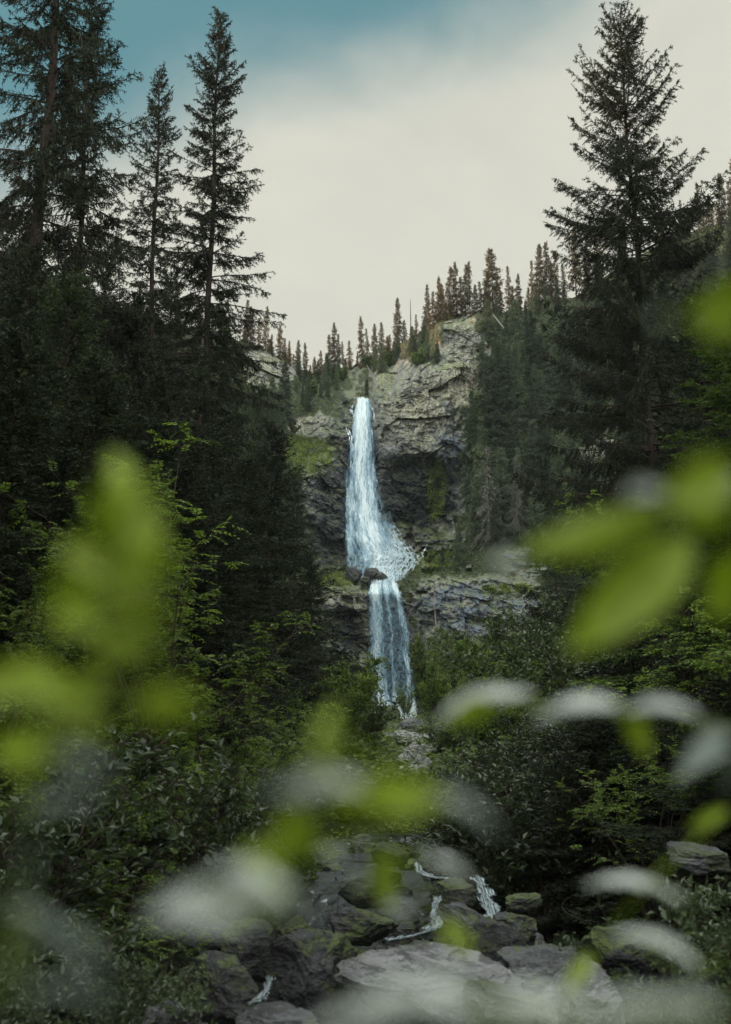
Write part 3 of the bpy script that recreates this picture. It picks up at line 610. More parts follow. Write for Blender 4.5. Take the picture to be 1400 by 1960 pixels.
def shrub(name, H, R, seed, mat_n, kind='oval', stems=9, twigs=260, ll=.06, lw=.018, per=9, bark='bark', tall=False, gap=.3):
    rs = np.random.RandomState(seed); parts = []; ends = []
    for k in range(stems):
        a = rs.rand() * 6.28; r = R * (.25 + .75 * rs.rand()) * (.6 if tall else 1); h = H * (.55 + .45 * rs.rand()); q = np.linspace(0, 1, 9)
        pts = np.stack([np.cos(a) * r * q ** 1.5 + .03 * np.sin(q * 9 + k), np.sin(a) * r * q ** 1.5, h * q], -1)
        parts.append(tube(pts, (.006 + .005 * H) * (1.05 - q), 5)); ends.append(pts)
    ends = np.array(ends); kk = rs.randint(0, stems, twigs); f = (.22 + .78 * rs.rand(twigs) ** .7) * 8; i0 = np.minimum(f.astype(int), 7); fr = (f - i0)[:, None]
    p = ends[kk, i0] * (1 - fr) + ends[kk, i0 + 1] * fr
    az = rs.rand(twigs) * 6.28; d = nrm(np.stack([np.cos(az), np.sin(az), .25 + .5 * rs.rand(twigs)], -1)); L = R * (.18 + .42 * rs.rand(twigs)) * (1.15 - fr[:, 0] * 0 - i0 / 11)
    keep = vnoise(p[:, 0] * 2.2 / R, p[:, 1] * 2.2 / R, p[:, 2] * 2.2 / R, seed) > -gap; p, d, L = p[keep], d[keep], L[keep]; n = len(p)
    q = p + d * L[:, None]; parts.append(segs(p, q, np.full(n, .005), np.full(n, .002), 3))
    c = per; ix = np.repeat(np.arange(n), c); ff = rs.rand(len(ix), 1) * .85 + .15; PP = p[ix] * (1 - ff) + q[ix] * ff
    sd = nrm(np.cross(d[ix], rs.normal(size=(len(ix), 3))) * [1, 1, .35]); AA = nrm(d[ix] * .6 + sd * .8 + [[0, 0, .05]])
    if kind == 'oval': v, F = leafquads(PP, AA, np.array([[0, 0, 1.]]) + rs.normal(size=(len(ix), 3)) * .45, ll, lw, rs)
    else: v, F = fronds(PP, AA, (ll * 3.2) * (.7 + .5 * rs.rand(len(ix))), 5, ll, lw, rs)
    tv, tf = join(parts); return dict(H=H, trunk=mesh_from(name + '_stem', tv, tf, [M[bark]]), crown=mesh_from(name + '_leaves', v, [F], [M[mat_n]]))
def plant(p, base, kind, label, cat, loc, sc_=1.0, rz=None, group=None, wide=1.0, tr='trunk', cr='crown'):
    r = thing(kind, label, cat, loc, rnd.random() * 6.28 if rz is None else rz, group); r.scale = (sc_ * wide, sc_ * wide, sc_)
    link(tr, p['trunk'], r)
    if p['crown']: link(cr, p['crown'], r)
    return r
def stand(p, px, py, D, kind, label, cat, rz=None, group=None, wide=1.0, sink=.15, **k):
    """put a plant at distance D on the valley floor so that its tip reaches (px, py)"""
    x, y, z = at(px, py, D); zb = float(ground_z(np.array([x]), np.array([y]))[0]) - sink
    s = (z - zb) / p['H']
    return plant(p, zb, kind, label, cat, (x, y, zb), s, rz, group, wide / (s ** .45) if s > 0 else 1, **k)
def perch(p, px, py, H, kind, label, cat, rz=None, group=None, wide=1.0, fwd=0, **k):
    l = on_cliff(px, py); l.z -= .3; l.y += .4 - fwd
    return plant(p, 0, kind, label, cat, l, H / p['H'], rz, group, wide, **k)

# ---------------------------------------------------------------- the five tall spruces against the sky
HERO = dict(whorl=.36, per=5, tw=.12, nd=.021, nl=.085, nw=.013, twigw=.008)
def hero(px, py, D, label, rz=0, sink=.2, name='spruce_tree', **kw):
    x, y, z = at(px, py, D); zb = float(ground_z(np.array([x]), np.array([y]))[0]) - sink
    o = dict(HERO); o.update(kw); p = spruce('tall_spruce', z - zb, **o)
    return plant(p, 0, name, label, 'spruce', (x, y, zb), 1, rz)
hero(118, -330, 31, 'tall dark spruce with a thick trunk at the left edge, its top cut off', R=2.5, seed=11, bare=.22, hang=.9, thin=.75, per=5, whorl=.42, nd=.026, bend=0.012, droop=.7, twl=.5, lichen=5000, r0=.24, k=.55)
hero(178, -40, 37, 'sparse ragged spruce just right of the thick trunked one at the left edge', R=1.9, seed=12, bare=.2, hang=.9, thin=.72, per=5, whorl=.42, nd=.026, k=.5, droop=.7, twl=.45, lichen=4000)
hero(308, 132, 50, 'slim pointed spruce standing between the ragged left tree and the tall mossy one', R=1.75, seed=13, hang=.65, thin=.9, k=.6, lichen=1500, whorl=.42)
hero(414, 22, 46, 'tallest slender spruce of the left group, its tip clear against the pale sky', R=2.35, seed=14, hang=.7, thin=.85, bend=.006, k=.75, droop=.75, lichen=4500, twl=.42, up=.55, extra=[(14.0, .1, 3.2), (13.4, -.2, 3.0), (12.2, .3, 3.0)])
ex = []
for z_, a, l in [(19.6, .1, 3.5), (18.2, -.15, 3.6), (19.1, 3.2, 2.4), (17.6, 3.3, 3.0), (16.6, 2.9, 3.0), (20.6, .35, 2.2), (21.7, -.2, 1.6), (16.0, .1, 3.2), (15.0, 3.1, 2.9), (20.4, 3.0, 1.9), (13.5, .3, 3.0), (13.2, 3.4, 3.4), (11.6, 2.8, 3.9), (11.2, .2, 3.6), (9.6, 3.3, 4.0), (8.8, 2.9, 4.2), (8.2, .3, 3.6), (6.9, 3.2, 4.3), (5.6, 3.0, 4.1)]:
    for q in range(2): ex.append((z_ * .93 - q * .25, a + q * .35 - .1, l * (1 - .12 * q)))
hero(1208, 34, 45, 'large lone spruce with drooping shaggy boughs rising above the right slope', R=5.3, seed=15, hang=1.0, thin=.86, per=5, whorl=.46, k=.95, pw=.70, bend=-.020, droop=.42, up=.75, twl=.62, lichen=6000, jag=.42, extra=ex, tw=.10, flat=.05)

# ---------------------------------------------------------------- spruce prototypes shared by copies
MIDK = dict(whorl=.34, per=6, tw=.15, nd=.030, nl=.10, nw=.018, twigw=0, hang=.6, k=1.0, droop=.6, twl=.4)
mid = [spruce('mid_spruce', 14, 2.5, 50 + i, mat_n=mn, **dict(MIDK, **kk)) for i, (mn, kk) in enumerate([
    ('needle_dark', {}), ('needle_dark', dict(hang=.85, thin=.8)), ('needle_mid', dict(hang=.5)), ('needle_mid', dict(hang=.8, lichen=2500)), ('needle_bright', dict(hang=.45))])]
FARK = dict(whorl=.36, per=7, tw=.20, nd=.055, nl=.20, nw=.042, twigw=0, hang=.6, k=.95, droop=.6, twl=.5, sub=False)
far = []
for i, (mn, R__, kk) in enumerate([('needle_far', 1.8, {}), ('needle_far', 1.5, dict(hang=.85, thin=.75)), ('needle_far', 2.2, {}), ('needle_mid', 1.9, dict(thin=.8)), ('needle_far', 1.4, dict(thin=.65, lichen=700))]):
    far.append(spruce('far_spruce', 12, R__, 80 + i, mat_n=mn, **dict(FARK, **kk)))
rdg = []
for i, (R__, kk) in enumerate([(1.15, dict(thin=.8)), (.9, dict(thin=.65)), (1.35, {}), (.75, dict(thin=.5, bare=.25)), (1.0, dict(thin=.55))]):
    rdg.append(spruce('ridge_spruce', 10, R__ * 1.05, 95 + i, mat_n='needle_ridge_glow', **dict(FARK, nd=.05, nl=.17, nw=.034, k=.75, **kk)))
dead = [spruce('dead_spruce', 10, 1.5, 7, mat_n='dead_twig', bark='bark_grey', whorl=.45, per=4, tw=.3, nd=.22, nl=.16, nw=.02, twigw=.014, hang=1.0, k=.9, droop=.9, up=.1, twl=.6, sub=False, thin=.8), dead_spruce('dead_spruce', 10, .25, 8, 'bark')]
birch = [shrub('far_birch', 4, 1.8, 60 + i, 'leaf_far', 'oval', 8, 420, .26, .10, 8) for i in range(2)]

# dark young spruces of the left wood and the right bank
NEAR = [
 (18, 415, 40, 1, 1.0, 'dark shaggy spruce behind the thick trunk at the left edge'),
 (66, 470, 27, 0, 1.0, 'dark spruce in front of the base of the thick left edge trunk'),
 (205, 455, 44, 1, 1.0, 'dark spruce filling the gap below the ragged tree at upper left'),
 (140, 525, 24, 2, 1.1, 'grey-green bushy spruce standing out of the dark wood at upper left'),
 (262, 560, 38, 1, 1.0, 'dark spruce left of the foot of the slim pointed spruce'),
 (330, 520, 58, 3, 1.0, 'lichen hung spruce between the slim spruce and the tallest slender one'),
 (30, 640, 19, 0, 1.2, 'broad black-green spruce low at the left frame edge'),
 (190, 690, 22, 0, 1.2, 'broad dark spruce behind the rowan at left centre'),
 (425, 585, 66, 2, 1.0, 'bushy spruce right of the trunk of the tallest slender spruce'),
 (455, 655, 78, 3, 1.0, 'olive spruce on the slope below the left skyline outcrop'),
 (385, 700, 36, 1, 1.1, 'dark spruce at the foot of the tallest slender spruce'),
 (300, 720, 30, 0, 1.2, 'black-green spruce behind the bright rowan'),
 (497, 735, 100, 2, 1.1, 'lighter spruce halfway up the left slope beneath the outcrop'),
 (520, 810, 50, 1, 1.25, 'big dark spruce bordering the waterfall gorge on the left'),
 (470, 880, 40, 0, 1.25, 'dark spruce left of the one that borders the gorge'),
 (565, 905, 84, 3, 1.1, 'shaggy spruce against the wet rock left of the upper waterfall'),
 (425, 990, 30, 0, 1.3, 'black spruce above the rowans at lower left centre'),
 (592, 1060, 66, 1, 1.2, 'dark spruce level with the ledge left of the lower waterfall'),
 (110, 860, 18, 1, 1.3, 'dark hanging spruce behind the green leaves at left'),
 (360, 890, 26, 1, 1.2, 'dark spruce right of the blurred green leaves'),
 (548, 1150, 52, 0, 1.2, 'low black-green spruce below and left of the lower waterfall'),
 (240, 1010, 22, 0, 1.3, 'black spruce hidden behind the blurred green leaves'),
 (10, 1010, 15, 1, 1.2, 'dark spruce behind the rowan at the left edge'),
 (1330, 560, 34, 1, 1.15, 'dark spruce right of the lone large spruce trunk'),
 (1425, 540, 19, 4, 1.3, 'fresh green spruce at the right frame edge behind the upper blurred leaf'),
 (1260, 900, 36, 0, 1.4, 'dark spruce at the foot of the large lone spruce'),
 (1375, 850, 24, 1, 1.3, 'dark spruce behind the blurred leaves at the right edge'),
 (1130, 1120, 34, 0, 1.3, 'dark spruce under the long blurred leaf at right'),
 (1210, 1180, 21, 1, 1.4, 'black spruce with hanging twigs right of the glossy shrub'),
 (1130, 1375, 17, 1, 1.6, 'low black spruce overhanging the right bank of the stream'),
 (1320, 1260, 17, 0, 1.5, 'dense black spruce low at right'),
 (1400, 1300, 13.5, 0, 1.5, 'black spruce at the lower right frame edge'),
 (1060, 930, 90, 3, 1.0, 'grey-green spruce rising beside the pale blurred spot right of the gorge'),
 (1180, 960, 60, 2, 1.1, 'bushy spruce behind the long green blurred leaf'),
]
for px, py, D, k, wd, lb in NEAR:
    stand(mid[k], px, py, D, 'spruce_tree', lb, 'spruce', wide=wd)

# ridge skyline
words = ['first', 'second', 'third', 'fourth', 'fifth', 'sixth', 'seventh', 'eighth', 'ninth', 'tenth', 'eleventh', 'twelfth', 'thirteenth', 'fourteenth', 'fifteenth', 'sixteenth', 'seventeenth', 'eighteenth', 'nineteenth', 'twentieth']
RID = [('above the left skyline outcrop', [(470, 575, 4), (480, 588, 2), (497, 610, 4), (509, 586, 1), (521, 640, 0), (537, 622, 0), (546, 648, 4), (554, 652, 1), (570, 652, 0), (586, 657, 2)]),
       ('in the notch above the upper waterfall', [(604, 690, 4), (614, 672, 0), (631, 642, 1), (643, 620, 0), (650, 640, 4), (657, 655, 3), (671, 652, 4), (684, 672, 2)]),
       ('on the saddle before the pale cliff', [(695, 608, 0), (706, 630, 4), (718, 622, 2), (731, 618, 1), (744, 650, 2), (761, 570, 2), (786, 572, 3), (797, 602, 4), (815, 545, 1)]),
       ('on the skyline above the pale cliff', [(822, 575, 1), (829, 560, 4), (838, 530, 0), (848, 545, 2), (858, 513, 1), (874, 504, 0), (883, 530, 4), (889, 508, 1), (898, 500, 3), (908, 545, 0), (921, 540, 4), (930, 520, 1), (943, 478, 2), (958, 545, 1), (973, 512, 4), (982, 548, 0), (991, 526, 0)]),
       ('on the skyline left of the large spruce', [(1017, 500, 4), (1030, 466, 2), (1043, 464, 1), (1052, 500, 0), (1062, 480, 4), (1078, 505, 1), (1098, 440, 3), (1120, 475, 0), (1142, 440, 4)]),
       ('on the skyline behind the large spruce', [(1262, 400, 0), (1300, 385, 4), (1337, 352, 1), (1352, 372, 0), (1377, 335, 0), (1394, 348, 4), (1410, 300, 2)])]
for where, lst in RID:
    for i, (px, py, k) in enumerate(lst):
        by = ridge_y(px) + 4; l = on_cliff(px, by); top = at(px, py, l.y); H = (top[2] - l.z) + .3; l.x = top[0]
        if (px, py) == (786, 572): plant(dead[1], 0, 'dead_tree', 'bare dead pole of a tree on the skyline saddle left of the pale cliff', 'dead tree', (l.x, l.y, l.z - .3), H / 10); continue
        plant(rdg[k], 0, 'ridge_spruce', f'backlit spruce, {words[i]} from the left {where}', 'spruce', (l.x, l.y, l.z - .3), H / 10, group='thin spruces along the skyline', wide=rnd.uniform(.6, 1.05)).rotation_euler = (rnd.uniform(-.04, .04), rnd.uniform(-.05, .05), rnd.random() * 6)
rs = np.random.RandomState(5)
backw = lambda px: next(w_ for lim, w_ in [(560, 'behind the skyline trees above the left outcrop'), (690, 'behind the skyline trees of the notch above the waterfall'), (822, 'behind the skyline trees of the saddle before the pale cliff'), (1000, 'behind the skyline trees above the pale cliff'), (1150, 'behind the skyline trees left of the large lone spruce'), (9999, 'on the far right skyline behind the large lone spruce')] if px < lim)
for i in range(58):                                         # shorter ones standing further back on the plateau
    px = rs.uniform(455, 1420); by = ridge_y(px); l = on_cliff(px, by + 2); dy = rs.uniform(3, 14)
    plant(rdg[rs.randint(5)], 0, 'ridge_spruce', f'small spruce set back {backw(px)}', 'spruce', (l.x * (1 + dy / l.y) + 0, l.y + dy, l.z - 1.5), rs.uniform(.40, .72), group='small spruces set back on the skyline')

# woods on the hillsides of the gorge head
def clear(px, py, hpx):
    """does a tree with this base hide the bare rock or the water?"""
    ys = np.linspace(py - hpx, py, 6); return float(cliff_mask(np.full(6, px), ys)[1:].max()) < .35
def wood(n, box, hr, protos, label, group, seed, thr=None, rej=0.35):
    rs = np.random.RandomState(seed); done = []; tries = 0
    while len(done) < n and tries < n * 40:
        tries += 1; px = rs.uniform(box[0], box[2]); py = rs.uniform(box[1], box[3])
        if py < ridge_y(px) + 12: continue
        D = float(depth0(np.array([px]), np.array([py]))[0]); H = rs.uniform(*hr) * (.7 if rs.rand() < .25 else 1); hp = H * F / D
        if py - hp < ridge_y(px) - 45: H *= .55; hp *= .55
        if not clear(px, py, hp) or (610 < px < 880 and 740 < py < 1400 and rs.rand() < .8): continue
        if any(abs(px - a) < 11 and abs(py - b_) < 16 for a, b_ in done): continue
        v_ = (py - box[1]) / (box[3] - box[1]); row = 'high up' if v_ < .33 else 'halfway up' if v_ < .67 else 'at the foot'; u_ = (px - box[0]) / (box[2] - box[0]); sd_ = 'left side' if u_ < .34 else 'middle' if u_ < .67 else 'right side'
        done.append((px, py)); perch(protos[rs.randint(len(protos))], px, py, H, 'spruce_tree', f'{"tall" if H > (hr[0] + hr[1]) / 2 else "short"} {label}, {row}, {sd_}', 'spruce', group=group)
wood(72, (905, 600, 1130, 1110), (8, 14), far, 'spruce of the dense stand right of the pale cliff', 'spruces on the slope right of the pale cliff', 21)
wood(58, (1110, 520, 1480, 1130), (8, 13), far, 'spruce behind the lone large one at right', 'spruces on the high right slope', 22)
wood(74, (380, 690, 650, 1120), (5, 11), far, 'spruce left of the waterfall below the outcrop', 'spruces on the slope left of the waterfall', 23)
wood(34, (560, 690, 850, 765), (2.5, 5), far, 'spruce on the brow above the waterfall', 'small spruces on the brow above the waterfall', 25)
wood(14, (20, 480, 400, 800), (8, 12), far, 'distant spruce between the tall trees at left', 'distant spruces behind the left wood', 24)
for px, py, H, k, lb in [(640, 735, 4, 0, 'small spruce left of the waterfall lip'), (622, 745, 5, 2, 'taller dark spruce just left of the waterfall lip'), (590, 790, 6.5, 1, 'spruce above the mossy patch left of the waterfall'),
        (545, 800, 9, 0, 'spruce between the skyline outcrop and the mossy patch'), (520, 830, 9, 2, 'spruce left of the mossy patch'), (730, 712, 3.8, 2, 'bushy spruce above the lip where a pale trunk leans'), (760, 690, 4.5, 0, 'spruce on the saddle brow left of the pale cliff'),
        (790, 672, 4.5, 2, 'spruce on the brow at the shoulder of the pale cliff'), (820, 690, 5.5, 1, 'spruce growing on the ledge across the pale cliff'), (838, 700, 4.0, 0, 'short spruce at the right end of the ledge across the pale cliff'), (812, 655, 4.2, 2, 'spruce left of the pale cliff summit'),
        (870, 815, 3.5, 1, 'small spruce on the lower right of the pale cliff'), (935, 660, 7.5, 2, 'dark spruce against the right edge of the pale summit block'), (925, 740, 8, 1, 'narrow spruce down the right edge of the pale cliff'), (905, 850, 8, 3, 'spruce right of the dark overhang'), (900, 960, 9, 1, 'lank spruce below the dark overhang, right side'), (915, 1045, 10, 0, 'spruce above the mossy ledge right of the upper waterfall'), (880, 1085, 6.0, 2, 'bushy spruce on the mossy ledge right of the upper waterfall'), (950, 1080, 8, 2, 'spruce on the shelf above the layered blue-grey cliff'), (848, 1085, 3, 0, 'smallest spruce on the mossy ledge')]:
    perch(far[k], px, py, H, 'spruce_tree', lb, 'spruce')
perch(dead[0], 932, 1035, 12.5, 'dead_spruce', 'grey dead spruce with drooping bare branches, left one of the pair right of the gorge', 'dead tree', fwd=3.2)
perch(dead[0], 986, 1020, 10, 'dead_spruce', 'grey dead spruce with drooping bare branches, right one of the pair right of the gorge', 'dead tree', rz=2.0, fwd=3.2)
for px, py, s, lb in [(706, 708, 1.0, 'rounded birch bush on the saddle above the waterfall lip'), (748, 700, .9, 'birch bush right of the leaning pale trunk above the lip'), (655, 728, .8, 'birch bush left of the waterfall lip below the notch'), (600, 760, .9, 'birch bush on the slope under the notch'),
        (800, 700, .8, 'low birch bush on the brow of the pale cliff'), (560, 830, .7, 'birch bush beside the mossy patch'), (835, 960, .5, 'green bush growing in the wet alcove under the overhang'), (825, 1078, .5, 'low bush on the mossy ledge')]:
    perch(birch[0 if s > .8 else 1], px, py, 4 * s, 'birch_bush', lb, 'bush', tr='stem', cr='leaves')
pts = [on_cliff(718, 741), on_cliff(716, 720), on_cliff(709, 700)]
def bare_trunk(name, label, p, r, matn='bark_pale', cat='trunk'):
    p = [Vector(a) for a in p]; q = [tuple(a - p[0]) for a in p]
    v, f = tube(q, np.linspace(r, r * .5, len(q)), 8); o = link(name, mesh_from(name, v, [f], [M[matn]], True), None, p[0]); tag(o, label, cat)
a = on_cliff(718, 742); bare_trunk('leaning_trunk', 'pale bare trunk leaning above the waterfall lip', [(a.x, a.y - 1.2, a.z), (a.x - .5, a.y - 1.4, a.z + 1.8), (a.x - 1.3, a.y - 1.5, a.z + 3.2)], .13)
a = on_cliff(960, 640); bare_trunk('fallen_trunk', 'pale fallen trunk lying on the skyline slope right of the pale cliff', [(a.x + .8, a.y - 2.2, a.z - 1.5), (a.x, a.y - 2.2, a.z + .3), (a.x - 1.4, a.y - 1.5, a.z + 2.6)], .2)
a = on_cliff(834, 1200); bare_trunk('bare_pole', 'thin pale bare pole standing before the layered cliff right of the lower waterfall', [(a.x, a.y - 1.2, a.z), (a.x - .15, a.y - 1.2, a.z + 2.4), (a.x - .2, a.y - 1.2, a.z + 4.2)], .07)

# ---------------------------------------------------------------- shrubs of the banks
sh = {'rowan': [shrub('rowan', 4, 1.3, 3, 'leaf_rowan', 'pinnate', 7, 150, .055, .010, 5, tall=True), shrub('rowan', 3, 1.5, 4, 'leaf_rowan', 'pinnate', 9, 200, .055, .010, 5)],
      'gloss': [shrub('willow', 2.4, 1.6, 5, 'leaf_gloss', 'oval', 12, 560, .075, .019, 13), shrub('willow', 1.6, 1.3, 6, 'leaf_gloss', 'oval', 10, 380, .07, .018, 12)],
      'mid': [shrub('bush', 3, 1.7, 7, 'leaf_rowan', 'oval', 12, 620, .12, .035, 10), shrub('bush', 3, 1.9, 8, 'leaf_far', 'oval', 12, 620, .14, .04, 10)]}
SHR = [
 ('rowan', 0, 308, 780, 20, 1.5, 'bright rowan with feathery leaves rising over the dark wood at left'),
 ('rowan', 1, 330, 925, 17, 1.2, 'rowan behind the right side of the blurred green leaves'),
 ('rowan', 0, 115, 1005, 15, .8, 'rowan left of the blurred green leaves'), ('rowan', 1, 12, 965, 14, .9, 'rowan cut by the left frame edge'),
 ('rowan', 1, 75, 1215, 11, 1, 'pale leaved rowan below the left edge rowan'), ('rowan', 0, 400, 1220, 17, .9, 'rowan sapling just right of the big blurred leaf group at left'),
 ('rowan', 1, 480, 1290, 18, .9, 'rowan in front of the black spruces at left centre'), ('rowan', 0, 560, 1355, 19, 1.1, 'rowan spreading toward the foot of the waterfall'),
 ('rowan', 1, 430, 1385, 14, 1, 'rowan on the left bank above the ferns'), ('rowan', 1, 330, 1330, 13, 1, 'rowan partly behind the small round blurred green leaf'), ('gloss', 0, 250, 1370, 12, 1, 'shrub with small pale leaves at lower left'),
 ('gloss', 1, 60, 1380, 10.5, 1.2, 'dark leafy shrub low at the left frame edge'), ('gloss', 1, 390, 1455, 12.5, 1, 'small shrub on the mossy left bank'),
 ('mid', 0, 680, 1240, 72, 1.2, 'leafy bush left of the lower waterfall foot'), ('mid', 0, 645, 1275, 60, 1.2, 'green bush lower on the slope left of the waterfall foot'), ('mid', 1, 690, 1330, 66, 1, 'pale green bush at the left foot of the lower waterfall'), ('mid', 0, 610, 1330, 50, 1.2, 'green bush left of the boulders under the waterfall'),
 ('mid', 1, 776, 1312, 128, .55, 'small pale sapling standing before the foot of the lower waterfall'),
 ('mid', 0, 822, 1195, 120, 1, 'bush right of the lower waterfall under the cliff'), ('mid', 1, 860, 1215, 112, 1, 'second bush right of the lower waterfall under the cliff'), ('mid', 0, 835, 1265, 100, 1, 'green bush right of the middle of the lower waterfall'), ('mid', 0, 915, 1190, 92, 1, 'bush at the foot of the layered blue-grey cliff'),
 ('mid', 0, 955, 1215, 74, 1, 'tall green bush in front of the layered cliff'), ('mid', 1, 885, 1290, 78, 1, 'bush above the boulders right of the waterfall foot'), ('mid', 0, 940, 1330, 60, 1.1, 'bush behind the pale blurred leaf at centre right'),
 ('mid', 1, 860, 1370, 62, 1, 'bush beside the white boulders'), ('mid', 1, 690, 1400, 46, 1.1, 'olive bush left of the white boulders'),
 ('rowan', 0, 1010, 1150, 42, 1.3, 'leafy rowan at the right end of the layered cliff'), ('gloss', 0, 1060, 1130, 38, 1.4, 'big shrub with small glossy leaves right of the layered cliff'), ('gloss', 0, 1110, 1200, 32, 1.4, 'glossy leaved shrub left of the black hanging spruce'),
 ('rowan', 1, 1030, 1240, 30, 1.2, 'bright rowan below the big glossy shrub'), ('gloss', 0, 1070, 1290, 25, 1.3, 'shrub with pale shining leaves above the blurred white leaf'), ('rowan', 1, 960, 1290, 34, 1.2, 'rowan between the glossy shrub and the waterfall bushes'),
 ('gloss', 0, 985, 1385, 21, 1.2, 'wide shrub of glossy leaves on the right bank'), ('gloss', 0, 930, 1425, 24, 1.1, 'glossy shrub nearest the white boulders'), ('gloss', 1, 1050, 1440, 17, 1.3, 'glossy shrub under the black overhanging spruce'), ('gloss', 1, 930, 1500, 19, 1.1, 'low shrub above the cascade on the right bank'),
 ('rowan', 1, 1190, 905, 40, 1.1, 'green rowan at the foot of the lone large spruce'), ('rowan', 1, 1330, 880, 26, 1.2, 'rowan right of the lone spruce foot'), ('rowan', 1, 1385, 1120, 17, 1.2, 'rowan near the right frame edge'), ('rowan', 1, 1230, 1340, 15, 1, 'rowan leaves in the shade at lower right'),
 ('gloss', 1, 1350, 1640, 9.5, .9, 'dark leafy shrub beside the mossy boulder at lower right'), ('gloss', 1, 1290, 1725, 8.8, .8, 'low dark shrub in the lower right corner'), ('gloss', 1, 1180, 1760, 9.2, .8, 'low shrub behind the bank boulders at lower right'), ('rowan', 1, 1395, 1760, 7.5, .7, 'leafy shrub at the lower right frame edge'),
 ('gloss', 1, 250, 1690, 9.5, 1, 'dark shrub on the left bank beside the stream'), ('rowan', 1, 130, 1600, 9.5, .9, 'shaded rowan at lower left'), ('gloss', 1, 330, 1800, 8.4, .7, 'low shrub among the boulders at lower left'), ('gloss', 1, 90, 1830, 7.2, .7, 'dark shrub in the lower left corner'),
]
for kd, k, px, py, D, wd, lb in SHR:
    stand(sh[kd][k], px, py, D, {'rowan': 'rowan_shrub', 'gloss': 'willow_shrub', 'mid': 'leafy_bush'}[kd], lb, 'shrub', wide=wd, sink=.05, tr='stem', cr='leaves')

# ---------------------------------------------------------------- ground cover (nobody could count it)
rs = np.random.RandomState(77)
def cover(name, n, xr, yr, kind, ll, lw, matn, label, keepf=None, pairs=6, hgt=.1):
    y = yr[0] + (yr[1] - yr[0]) * rs.rand(n) ** 1.3; half = xr * y / 30 + 3; x = np.interp(y, CY, CX) + (rs.rand(n) * 2 - 1) * half
    d = np.abs(x - np.interp(y, CY, CX)); k = (d > 1.5 + .5 * rs.rand(n)) | (y > 29)
    if keepf is not None: k &= keepf(x, y)
    x, y = x[k], y[k]; z = ground_z(x, y) + 0.35 * sstep(y, 27, 31) * (1 - sstep(np.abs(x - np.interp(y, CY, CX)), 2, 4)); n = len(x); P = np.stack([x, y, z], -1)
    V = []; Fs = []; o = 0; sc2 = 1 + y / 40
    for j in range(5 if kind == 'fern' else 7):
        a = rs.rand(n) * 6.28; A = nrm(np.stack([np.cos(a), np.sin(a), .35 + rs.rand(n) * .8], -1))
        if kind == 'fern': v, f = fronds(P, A, (.32 * (.6 + rs.rand(n) * .7)) * sc2, pairs, ll, lw, rs, .7)
        else: v, f = leafquads(P + A * (rs.rand(n) * hgt * 2 * sc2)[:, None], A * [[1, 1, .3]], np.array([[0, 0, 1.]]) + rs.normal(size=(n, 3)) * .4, ll * sc2.mean(), lw * sc2.mean(), rs)
        V.append(v); Fs.append(f + o); o += len(v)
    tag(link(name, mesh_from(name, np.concatenate(V), [np.concatenate(Fs)], [M[matn]])), label, None, None, 'stuff')
cover('ferns', 2600, 9, (7.5, 34), 'fern', .075, .018, 'undergrowth', 'dark green ferns covering the stream banks')
cover('low_leaves', 9000, 10, (7, 40), 'leaf', .05, .018, 'undergrowth', 'small dark leaves of ground plants covering the banks')
cover('far_undergrowth', 14000, 12, (30, 150), 'leaf', .10, .04, 'leaf_far', 'light green undergrowth on the valley floor up to the waterfall', lambda x, y: (np.abs(x - np.interp(y, CY, CX)) < 3 + y / 12) & ((np.abs(x - np.interp(y, CY, CX) + .4) > 1.9) | (y < 48) | (rs.rand(len(x)) < .25)), hgt=.22)
cover('bank_moss', 9000, 5, (15, 32), 'leaf', .05, .02, 'moss_tuft', 'yellow-green moss and grass on the mounds above the cascades', lambda x, y: vnoise(x / 1.6, y / 1.6, seed=77) > .0, hgt=.06)
# tufts over the wooded hillsides and mossy ledges
n = 70000; px = rs.uniform(300, 1450, n); py = rs.uniform(0, 1, n); rp = ridge_y(px); py = rp + (1330 - rp) * py
jj = np.clip(((py - 1470) / (rp - 1470) * (NR - 1)).astype(int), 0, NR - 1); ii = np.clip(np.searchsorted(cx_, px), 0, ncol - 1); Dd = D_[jj, ii]
mk = cliff_mask(px, py); k = (mk < .4) | (rs.rand(n) < .012); px, py, Dd = px[k], py[k], Dd[k]; P = np.stack(at(px, py, Dd), -1); n = len(P)
A = nrm(rs.normal(size=(n, 3)) * [1, 1, .4] + [0, -.5, .45]); v, f = leafquads(P, A, rs.normal(size=(n, 3)) + [0, -.6, 1.0], .42, .12, rs)
tag(link('hillside_scrub', mesh_from('hillside_scrub', v, [f], [M['leaf_far']])), 'low green scrub covering the hillsides around the cliffs', kind='stuff')
MB = [(590, 872, 46, 34), (836, 935, 17, 58), (838, 1070, 55, 17), (800, 1090, 40, 12), (640, 1108, 50, 14), (980, 1126, 55, 9), (560, 850, 30, 20)]
px = []; py = []
for cx, cy, rx, ry in MB:
    m = int(rx * ry * 2.0); a = rs.rand(m) * 6.28; r = np.sqrt(rs.rand(m)); px.append(cx + rx * r * np.cos(a)); py.append(cy + ry * r * np.sin(a))
px = np.concatenate(px); py = np.concatenate(py); k = vnoise(px / 9, py / 9, seed=2) > -.35; px, py = px[k], py[k]
rp = ridge_y(px); jj = ((py - 1470) / (rp - 1470) * (NR - 1)).astype(int); ii = np.clip(np.searchsorted(cx_, px), 0, ncol - 1); P = np.stack(at(px, py, D_[jj, ii] - .05), -1); n = len(P)
A = nrm(rs.normal(size=(n, 3)) + [0, -.4, .2]); v, f = leafquads(P, A, rs.normal(size=(n, 3)) + [0, -.6, 1.0], .26, .10, rs)
